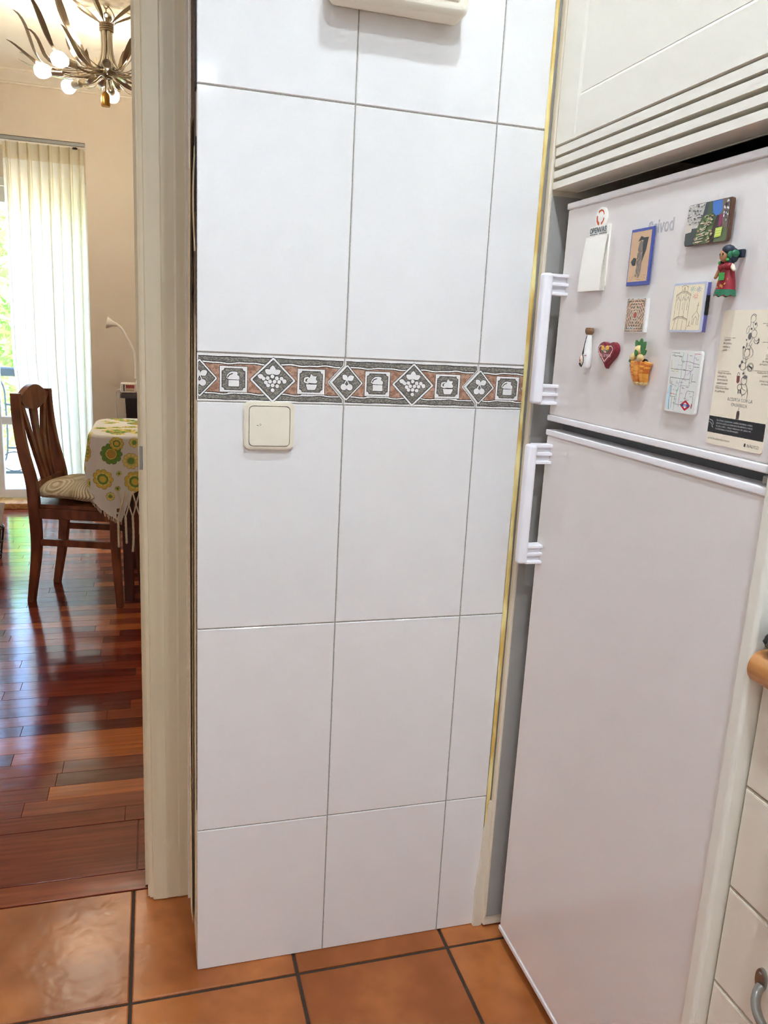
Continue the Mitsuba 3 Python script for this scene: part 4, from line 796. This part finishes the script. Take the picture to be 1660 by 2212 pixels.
for i in range(NV):
    tq = t_[i]; dd_ = tq * drop
    rnd = .016; over = np.minimum(dd_, rnd * math.pi / 2); an = over / rnd
    out = rnd * np.sin(an); down = rnd * (1 - np.cos(an)) + np.maximum(dd_ - rnd * math.pi / 2, 0)
    fo = fold * np.clip((dd_ - .02) / .15, 0, 1); xy = PT + nrm * (out - .012 + fo + .012 * tq + .0)[:, None]
    V.append(np.column_stack([xy, .7660 - down])); 
    isF = (PT[:, 1] < 2.222)
    ca = np.where(isF, xy[:, 0], PT[:, 1]); cb = dd_
    c1 = colour(np.where(isF, xy[:, 0], 99), cb, front_fl); c2 = colour(np.where(~isF, PT[:, 1], 99), cb, side_fl)
    Cc.append(np.where(isF[:, None], c1, c2))
F = []
for i in range(NV - 1):
    a0 = i * NS + np.arange(NS); a1 = i * NS + (np.arange(NS) + 1) % NS
    F.append(np.stack([a0, a1, a1 + NS], -1)); F.append(np.stack([a0, a1 + NS, a0 + NS], -1))
side = trimesh.Trimesh(np.vstack(V), np.vstack(F), process=False)
inner_pts = Polygon(PT + nrm * -.012)
g0, g1 = np.meshgrid(np.r_[np.arange(TX0 + .003, .0, .0032), np.arange(.0, TX1, .03)], np.arange(TY0 + .003, TY1, .0045), indexing='ij')
pin = np.column_stack([g0.ravel(), g1.ravel()]); import shapely
pin = pin[shapely.contains_xy(inner_pts.buffer(-.004), pin[:, 0], pin[:, 1])]
ring_ = (PT + nrm * -.012); allp = np.vstack([ring_, pin])
from scipy.spatial import Delaunay
tri = Delaunay(allp).simplices
cen = allp[tri].mean(1); tri = tri[shapely.contains_xy(inner_pts.buffer(.0005), cen[:, 0], cen[:, 1])]
e1, e2 = allp[tri[:, 1]] - allp[tri[:, 0]], allp[tri[:, 2]] - allp[tri[:, 0]]; cr = e1[:, 0] * e2[:, 1] - e1[:, 1] * e2[:, 0]; tri[cr < 0] = tri[cr < 0][:, ::-1]
topm = trimesh.Trimesh(np.column_stack([allp, np.full(len(allp), .766)]), tri, process=False)
tk = thing('tablecloth', 'white tablecloth with green and yellow flowers and a knotted fringe', 'tablecloth')
mcl = cat([topm, side]); mcl.process(validate=False) if False else None
add(tk + '__cloth', mcl, 'm_cloth_vc', smooth=True, color=np.vstack([colour(allp[:, 0], allp[:, 1], tops), np.vstack(Cc)]))
# knotted fringe along the front hem
def tassel(P, r=.0052):
    P = spline(P, 22); s = np.arange(22); return tube(P, r * (1 + .18 * np.sin(s * 2.2)), 7)
YH = 2.150
net = []
xs = np.arange(-.222, .02, .030)
for i, x in enumerate(xs):
    z0 = .530; z1 = .470; z2 = .415
    net.append(tube(spline([(x, YH, z0), (x + .0075, YH - .003, (z0 + z1) / 2), (x + .015, YH, z1), (x + .0225, YH - .002, (z1 + z2) / 2), (x + .03, YH, z2)], 12), .0034, 6)); net.append(tube(spline([(x + .03, YH, z0), (x + .0225, YH - .002, (z0 + z1) / 2), (x + .015, YH - .001, z1), (x + .0075, YH - .003, (z1 + z2) / 2), (x, YH, z2)], 12), .0034, 6))
    net.append(ell((x + .015, YH - .001, z1), (.0045, .0042, .0045), 1)); net.append(ell((x, YH - .001, z2), (.0046, .0044, .0050), 1))
add(tk + '__fringe_net', cat(net), 'm_cord', smooth=True)
for i, x in enumerate(np.r_[xs, xs[-1] + .03]):
    b = .285 + .022 * math.sin(i * 2.3) + (.045 if i in (3, 5) else 0)
    add(tk + '__tassel', cat([tassel([(x, YH, .412), (x + .002 * math.sin(i), YH - .002, .36), (x + .003 * math.sin(i * 2), YH, b)]), ell((x + .003 * math.sin(i * 2), YH, b), (.0052, .0052, .006), 1)]), 'm_cord', smooth=True)
fz = []
for x in np.arange(-.318, -.215, .0045):
    k = int(np.argmin(abs(PT[:, 0] - x) + 10 * (PT[:, 1] > 2.26))); p = V[-1][k]; fz.append(tube([p, p + np.array([rng.uniform(-.002, .002), -.002, -.014 - rng.uniform(0, .006)])], .0014, 5))
add(tk + '__frayed_hem', cat(fz), 'm_cord', smooth=True, kind='stuff')

# ------------------------------------------------------------------ curtain
def curtain_fn(xt0, xt1, xb0, xb1, npl, y0):
    def f(u, v):     # v = 0 hem, 1 heading
        a = u * npl * 2 * np.pi; amp = .020 + .010 * np.sin(u * 37) * (1 - v)
        w = np.sin(a) + .25 * np.sin(2 * a + 1)
        spread = v ** 1.5
        x0 = np.interp(v, [0, .15, .43, .78, .95, 1], [xb0, xb0 - .05 * (xb0 != xt0), xt0 - .003, xt0 - .002, xt0, xt0]); x1 = xb1 + (xt1 - xb1) * v
        xx = x0 + (x1 - x0) * (u + .012 * np.sin(a * .5 + v * 2) * (1 - v))
        return xx + .0135 * np.sin(a + .6 * np.sin(u * 23)) * np.clip(1.15 - .45 * (1 - v), 0, 1), y0 + amp * np.cos(a + .3) * (.7 + .3 * np.clip((1 - v) * 8, 0, 1)), .012 + 2.236 * v
    return f
t = thing('curtain', 'sheer white striped curtain with pleated heading at the dining window', 'curtain')
m, uvs = grid(curtain_fn(-.912, -.452, -.815, -.458, 8, 4.105), 260, 70)
add(t + '__fabric', m, 'm_curtain', smooth=True, uv=uvs)
add(t + '__hook', lathe([(.0005, 0), (.014, 0), (.016, .004), (.012, .009), (.0005, .010)], 20, np.array(T().translate([-.505, 4.085, NZ - .034]).matrix)), 'm_wire', smooth=40, label='dark curtain stop')
t2 = thing('curtain', 'sheer white curtain gathered at the far left edge of the dining window', 'curtain')
m, uvs = grid(curtain_fn(-2.15, -.925, -2.15, -1.35, 16, 4.105), 320, 60)
v = m.vertices; 
v[:, 0] = np.where(True, -2.15 + (v[:, 0] + 2.15) * np.interp(v[:, 2], [0, 1.0, 1.9, 2.12, 2.2], [.48, .52, .74, .985, 1.0]) / np.where(v[:, 2] > -9, 1, 1), v[:, 0])
add(t2 + '__fabric', m, 'm_curtain', smooth=True, uv=uvs)

# ------------------------------------------------------------------ chandelier
hc = np.array([-.25, 2.75]); HZ = 2.335
t = thing('chandelier', 'metal chandelier of curved leaf blades with lit bulbs in the dining room', 'chandelier')
CH = lambda m: tf(m, np.array(T().translate([hc[0], hc[1], 0]).matrix))
for i in range(6):
    a = i * math.pi / 3
    add(t + '__stem', CH(tube(spline([(.052 * math.cos(a), .052 * math.sin(a), HZ + .005), (.024 * math.cos(a), .024 * math.sin(a), HZ + .055), (.017 * math.cos(a), .017 * math.sin(a), HZ + .11), (.017 * math.cos(a), .017 * math.sin(a), HZ + .19)], 16), .0085, 10)), 'm_chandelier_silver', smooth=True)
add(t + '__binding', CH(cat([trimesh.creation.torus(.0265, .0045, 28, 10).apply_translation([0, 0, HZ + .165 + k * .0085]) for k in range(4)])), 'm_chandelier', smooth=True)
add(t + '__hub', CH(lathe([(.0005, HZ - .030), (.020, HZ - .028), (.034, HZ - .010), (.036, HZ + .008), (.020, HZ + .020), (.0005, HZ + .022)], 24)), 'm_chandelier', smooth=50)
def blade(az, path, width, l0=.35):
    """A curved leaf: path of (radius, height) points, narrow stem then a wide pointed blade."""
    P = spline([(r * math.cos(az), r * math.sin(az), z) for r, z in path], 22); s = np.linspace(0, 1, 22)
    w = np.where(s < l0, .004, .004 + (width - .004) * np.sin(np.pi * np.clip((s - l0) / (1 - l0), 0, 1)) ** .7)
    w[-1] = .0006
    side = np.array([-math.sin(az), math.cos(az), 0]); tt_ = np.gradient(P, axis=0); tt_ /= np.linalg.norm(tt_, axis=1, keepdims=True); nn = np.cross(tt_, side)
    cup = .25
    V = np.stack([P - side * w[:, None] / 2 + nn * w[:, None] * cup, P, P + side * w[:, None] / 2 + nn * w[:, None] * cup], 1)
    V2 = V + nn[:, None] * .0016
    n = 22; A = np.concatenate([V, V2], 1).reshape(-1, 3); F = []
    for i in range(n - 1):
        for (p, q) in ((0, 1), (1, 2), (5, 4), (4, 3), (3, 0), (2, 5)):
            F += [[i * 6 + p, i * 6 + q, (i + 1) * 6 + q], [i * 6 + p, (i + 1) * 6 + q, (i + 1) * 6 + p]]
    return trimesh.Trimesh(A, F, process=False)
rl = np.random.default_rng(11)
for i in range(22):
    if i in (16, 17): continue
    az = i * math.pi / 11 + rl.uniform(-.06, .06); R = rl.uniform(.36, .48); up = rl.uniform(.05, .17)
    add(t + '__leaf', CH(blade(az, [(.035, HZ + .002), (.16, HZ - .030), (.29, HZ - .012), (R * .86, HZ + up * .45), (R, HZ + up)], .032, .30 if i % 2 else .55)), 'm_chandelier' if i % 3 else 'm_chandelier_silver', smooth=False)
for i in range(12):
    az = i * math.pi / 6 + .2 + rl.uniform(-.06, .06); R = rl.uniform(.15, .22)
    if 4.25 < az < 5.2: continue
    add(t + '__leaf', CH(blade(az, [(.03, HZ - .004), (.10, HZ + .005), (.15, HZ + .045), (R, HZ + rl.uniform(.10, .155))], .036, .40)), 'm_chandelier_silver' if i % 2 else 'm_chandelier')
for i in range(8):
    az = i * math.pi / 4 + .35; add(t + '__leaf', CH(blade(az, [(.03, HZ - .012), (.06, HZ - .035), (.085, HZ - .048), (.11, HZ - .045)], .036, .25)), 'm_chandelier_silver')
for i, az in enumerate((2.55, 3.3, 4.35, 5.75, .35, 1.5)):
    add(t + '__leaf', CH(blade(az, [(.020, HZ + .19), (.045, HZ + .205), (.10, HZ + .235), (.155, HZ + .275)], .026, .12)), 'm_chandelier')
add(t + '__leaf', CH(blade(4.02, [(.03, HZ), (.12, HZ + .02), (.22, HZ + .085), (.27, HZ + .15), (.30, HZ + .24)], .040, .52)), 'm_chandelier')
for i, az in enumerate(np.radians([132, 180, 228, 272, 316, 0, 44, 88])):
    d = np.array([math.cos(az), math.sin(az)]); ctr = HZ - .028
    arm = [(.03 * d[0], .03 * d[1], HZ - .006), (.12 * d[0], .12 * d[1], HZ - .036), (.19 * d[0], .19 * d[1], ctr)]
    add(t + '__arm', CH(tube(spline(arm, 14), .005, 8)), 'm_chandelier', smooth=True)
    S0 = np.eye(4); S0[:3, 2] = [d[0], d[1], -.05]; S0[:3, 2] /= np.linalg.norm(S0[:3, 2]); S0[:3, 0] = [-d[1], d[0], 0]; S0[:3, 1] = np.cross(S0[:3, 2], S0[:3, 0]); S0[:3, 3] = [.185 * d[0], .185 * d[1], ctr]
    sk_ = t + '__socket'
    add(sk_, CH(lathe([(.0005, 0), (.014, .001), (.017, .006), (.018, .050), (.0155, .050), (.014, .012), (.0005, .012)], 20, S0)), 'm_chandelier_silver', smooth=50)
    if i in (0, 1, 2, 6, 7):
        b = lathe([(.0003, .026), (.0125, .028), (.014, .050), (.025, .063), (.0325, .084), (.030, .104), (.018, .119), (.0003, .123)], 20, S0)
        k = add(t + '__bulb', CH(b), 'm_white_paint', smooth=True); scene[k]['emitter'] = {'type': 'area', 'radiance': {'type': 'rgb', 'value': (BULB_RADIANCE * BULB_TINT).tolist()}}
add(t + '__drop_cord', CH(tube([(-.008, -.01, HZ - .03), (-.010, -.012, HZ - .085)], .003, 8)), 'm_chandelier', smooth=True)
add(t + '__drop_knob', CH(lathe([(.0005, HZ - .150), (.019, HZ - .149), (.0205, HZ - .140), (.0205, HZ - .115), (.017, HZ - .100), (.008, HZ - .088), (.0005, HZ - .085)], 24, np.array(T().translate([-.010, -.012, 0]).matrix))), 'm_brass', smooth=50)
for k in range(4):
    m = trimesh.creation.torus(.009, .0018, 16, 8); m.apply_transform(trimesh.transformations.rotation_matrix(math.pi / 2, [1, 0, 0] if k % 2 else [0, 1, 0])); m.apply_scale([1, 1, 1.3]); m.apply_translation([0, 0, HZ + .208 + k * .0195]); add(t + '__chain_link', CH(m), 'm_chandelier', smooth=True)
add(t + '__canopy', CH(lathe([(.0005, 2.599), (.045, 2.598), (.040, 2.590), (.010, 2.578), (.0005, 2.575)], 24)), 'm_chandelier', smooth=50) if False else None
wires = [tube(spline([(.006, .004, HZ + .19), (.030 + .01 * k, .01, HZ + .205), (.028, -.008, HZ + .24), (.004, .004, HZ + .268)], 24), .0012, 6) for k in range(2)]
add(t + '__wire', CH(cat(wires)), 'm_chandelier', smooth=True)

# ------------------------------------------------------------------ corner stand, desk lamp, radio, cable
t = thing('corner_stand', 'black cabinet stand with dark glossy top behind the dining table', 'stand')
SX, SY = -.122, 3.80
add(t + '__top', tf(chamfered(rrect(SX - .145, SY - .15, SX + .20, SY + .17, .03), .795, .822, .008), np.eye(4)), mat('m_stand_top', (60, 50, 52), .15))
add(t + '__case', trimesh.convex.convex_hull(np.array([(SX + a * (.112 - .012 * (z < .6)), SY + b * (.115 - .012 * (z < .6)), z) for a in (-1, 1.5) for b in (-1, 1) for z in (.56, .795)])), 'm_dark_wood')
add(t + '__base', cat([box(SX - .098, SX + .15, SY - .10, SY + .10, .02, .56, .006), box(SX - .12, SX + .17, SY - .12, SY + .12, 0, .03, .004)]), 'm_dark_wood')
add(t + '__ornament', cat([tube(spline([(SX - .085, SY - .1055, .60), (SX - .075, SY - .106, .575), (SX - .082, SY - .106, .54), (SX - .07, SY - .106, .50)], 12), .004, 6), tube(spline([(SX - .065, SY - .106, .52), (SX - .05, SY - .106, .55), (SX - .04, SY - .106, .57)], 8), .003, 6)]), 'm_grey_metal', smooth=True)
t = thing('desk_lamp', 'white gooseneck desk lamp with a flared head standing on the black stand', 'lamp')
LX, LY = -.110, 3.78
add(t + '__foot', lathe([(.0005, .8225), (.055, .8225), (.055, .832), (.040, .845), (.020, .860), (.014, .900), (.011, .915), (.0005, .916)], 28, np.array(T().translate([LX - .045, LY, 0]).matrix)), 'm_lamp_white', smooth=50)
add(t + '__neck', tube(spline([(LX - .060, LY, .905), (LX - .062, LY, 1.02), (LX - .073, LY, 1.075), (LX - .118, LY, 1.165), (LX - .145, LY, 1.208), (LX - .165, LY, 1.222)], 40), .0085, 10), 'm_lamp_white', smooth=True)
HM = np.eye(4); z_ = np.array([-.96, -.05, .16]); z_ /= np.linalg.norm(z_); x_ = np.cross([0, 1, 0], z_); x_ /= np.linalg.norm(x_); HM[:3, 0], HM[:3, 1], HM[:3, 2], HM[:3, 3] = x_, np.cross(z_, x_), z_, [LX - .162, LY, 1.222]
add(t + '__shade', lathe([(.0005, 0), (.010, .000), (.014, .018), (.022, .036), (.032, .052), (.035, .062), (.032, .062), (.0005, .050)], 24, HM), 'm_lamp_white', smooth=50)
add(t + '__switch_button', box(LX - .056, LX - .049, LY - .014, LY - .006, .925, .935, .001), 'm_wire')
t = thing('clock_radio', 'small white clock radio with red and dark front beside the desk lamp', 'radio')
RX0, RX1, RY = -.258, -.168, 3.668
add(t + '__housing', rbox(RX0, RX1, RY, RY + .07, .8235, .884, .008), mat('m_radio', (236, 226, 218), .4), smooth=50)
add(t + '__front', cat([box(RX0 + .016, RX0 + .024, RY - .001, RY + .01, .835, .876)]), 'm_dark_wood')
add(t + '__display', box(RX0 + .030, RX1 - .010, RY - .001, RY + .01, .852, .874, .001), mat('m_display', (150, 52, 46), .3), label='red display window'); add(t + '__speaker', box(RX0 + .030, RX1 - .012, RY - .0008, RY + .01, .836, .849, .001), mat('m_radio_tan', (190, 160, 130), .5))
add('power_cable', tube(spline([(-.258, 3.70, .845), (-.278, 3.71, .835), (-.2885, 3.73, .79), (-.287, 3.75, .70), (-.283, 3.76, .60), (-.279, 3.76, .45), (-.28, 3.78, .2), (-.29, 3.8, .01)], 50), .0028, 7), 'm_lamp_white', smooth=True, label='thin white cable hanging down the wall beside the black stand', cat='cable')

# ------------------------------------------------------------------ basket at the left edge of the doorway
t = thing('wire_basket', 'dark wire basket with white papers on the dining floor at the left edge', 'basket')
bx, by = -.925, 3.00
bo = []
for z, r in ((.03, .085), (.10, .095), (.17, .102)): bo.append(tube([(bx + r * math.cos(a), by + r * math.sin(a), z) for a in np.linspace(0, 2 * np.pi, 33)], .004, 6, False))
for k in range(14):
    a = k / 14 * 2 * math.pi; bo.append(tube([(bx + .08 * math.cos(a), by + .08 * math.sin(a), .004), (bx + .102 * math.cos(a), by + .102 * math.sin(a), .17)], .003, 5))
add(t + '__frame', cat(bo), 'm_wire', smooth=True)
add(t + '__liner', lathe([(.0005, .004), (.072, .004), (.092, .165), (.088, .165), (.0005, .02)], 28, np.array(T().translate([bx, by, 0]).matrix)), mat('m_liner', (120, 104, 92), .8), smooth=50)
add(t + '__handle', tube([(bx + .104 * math.cos(a), by - .02, .17 + .02 * math.sin(a)) for a in np.linspace(0, np.pi, 20)], .004, 6), 'm_wire', smooth=True)
t = thing('paper_stack', 'white papers standing in the wire basket', 'papers')
for k in range(4):
    m = box(-.045, .045, -.0008, .0008, 0, .27); m.apply_transform(np.array(T().translate([bx + .01 * k - .01, by - .03 + .018 * k, .03]).rotate([0, 1, 0], 4 + 2 * k).rotate([0, 0, 1], 10 * k).matrix)); add(t + '__sheet', m, 'm_paper')

# ------------------------------------------------------------------ outside: balcony and trees
add('balcony_floor', box(-3.0, .5, 4.5, 5.3, -.2, -.02), 'm_plaster', kind='structure')
t = thing('balcony_railing', 'wrought iron balcony railing with curved bars outside the window', 'railing')
add(t + '__handrail', box(-3.0, .5, 5.17, 5.23, .80, .865, .01), 'm_iron'); add(t + '__bottom_rail', box(-3.0, .5, 5.19, 5.21, .055, .075), 'm_iron')
for k in range(14):
    x = -2.9 + k * .24
    add(t + '__baluster', cat([tube(spline([(x, 5.2, .80), (x + .06, 5.2, .74), (x + .075, 5.2, .62), (x + .075, 5.2, .26), (x + .055, 5.2, .16), (x, 5.2, .10)], 24), .007, 6), box(x + .075, x + .20, 5.194, 5.206, .58, .592), box(x + .075, x + .20, 5.194, 5.206, .25, .262), tube([(x + .12 + .09 * math.cos(a), 5.2, .15 + .075 * math.sin(a)) for a in np.linspace(0, 2 * np.pi, 20)], .005, 5, False)]), 'm_iron')
def tree(key, label, x, y, zc, rx, rz, n, m, seed):
    r = np.random.default_rng(seed); t = thing(key, label, 'tree')
    d = r.normal(size=(n, 3)); d /= np.linalg.norm(d, axis=1, keepdims=True); rad = r.uniform(.35, 1, n) ** .5
    c = d * rad[:, None] * [rx, rx * .8, rz] + [x, y, zc]; c += (meshkit.fbm(c * 1.3, 2, seed) - .5)[:, None] * 1.2 * d
    a = r.normal(size=(n, 3)); a /= np.linalg.norm(a, axis=1, keepdims=True); b = np.cross(a, r.normal(size=(n, 3))); b /= np.linalg.norm(b, axis=1, keepdims=True)
    l, w = r.uniform(.10, .18, n)[:, None], r.uniform(.03, .06, n)[:, None]
    V = np.stack([c - a * l, c + b * w, c + a * l, c - b * w], 1).reshape(-1, 3); k = np.arange(n)[:, None] * 4
    add(t + '__crown', trimesh.Trimesh(V, np.vstack([k + [0, 1, 2], k + [0, 2, 3]]), process=False), m, kind='stuff')
    add(t + '__trunk', tube([(x, y, -6), (x + .1, y, -2), (x, y, zc)], [.2, .16, .08], 10), 'm_bark', smooth=True)
tree('garden_tree', 'bright green leafy tree outside the balcony door', -4.3, 10.8, 1.2, 2.7, 3.2, 16000, 'm_leaf', 1)
tree('yellow_tree', 'yellow green shrub tree low outside behind the balcony railing', -2.3, 7.2, -.9, .95, 1.1, 5000, 'm_leaf_yellow', 2)
tree('garden_tree', 'darker leafy tree further off outside the balcony door', -8.0, 15.5, 2.5, 3.0, 4.0, 12000, 'm_leaf', 3)
add('garden_ground', box(-40, 40, 5.6, 60, -6.2, -6.0), 'm_plaster', kind='structure')
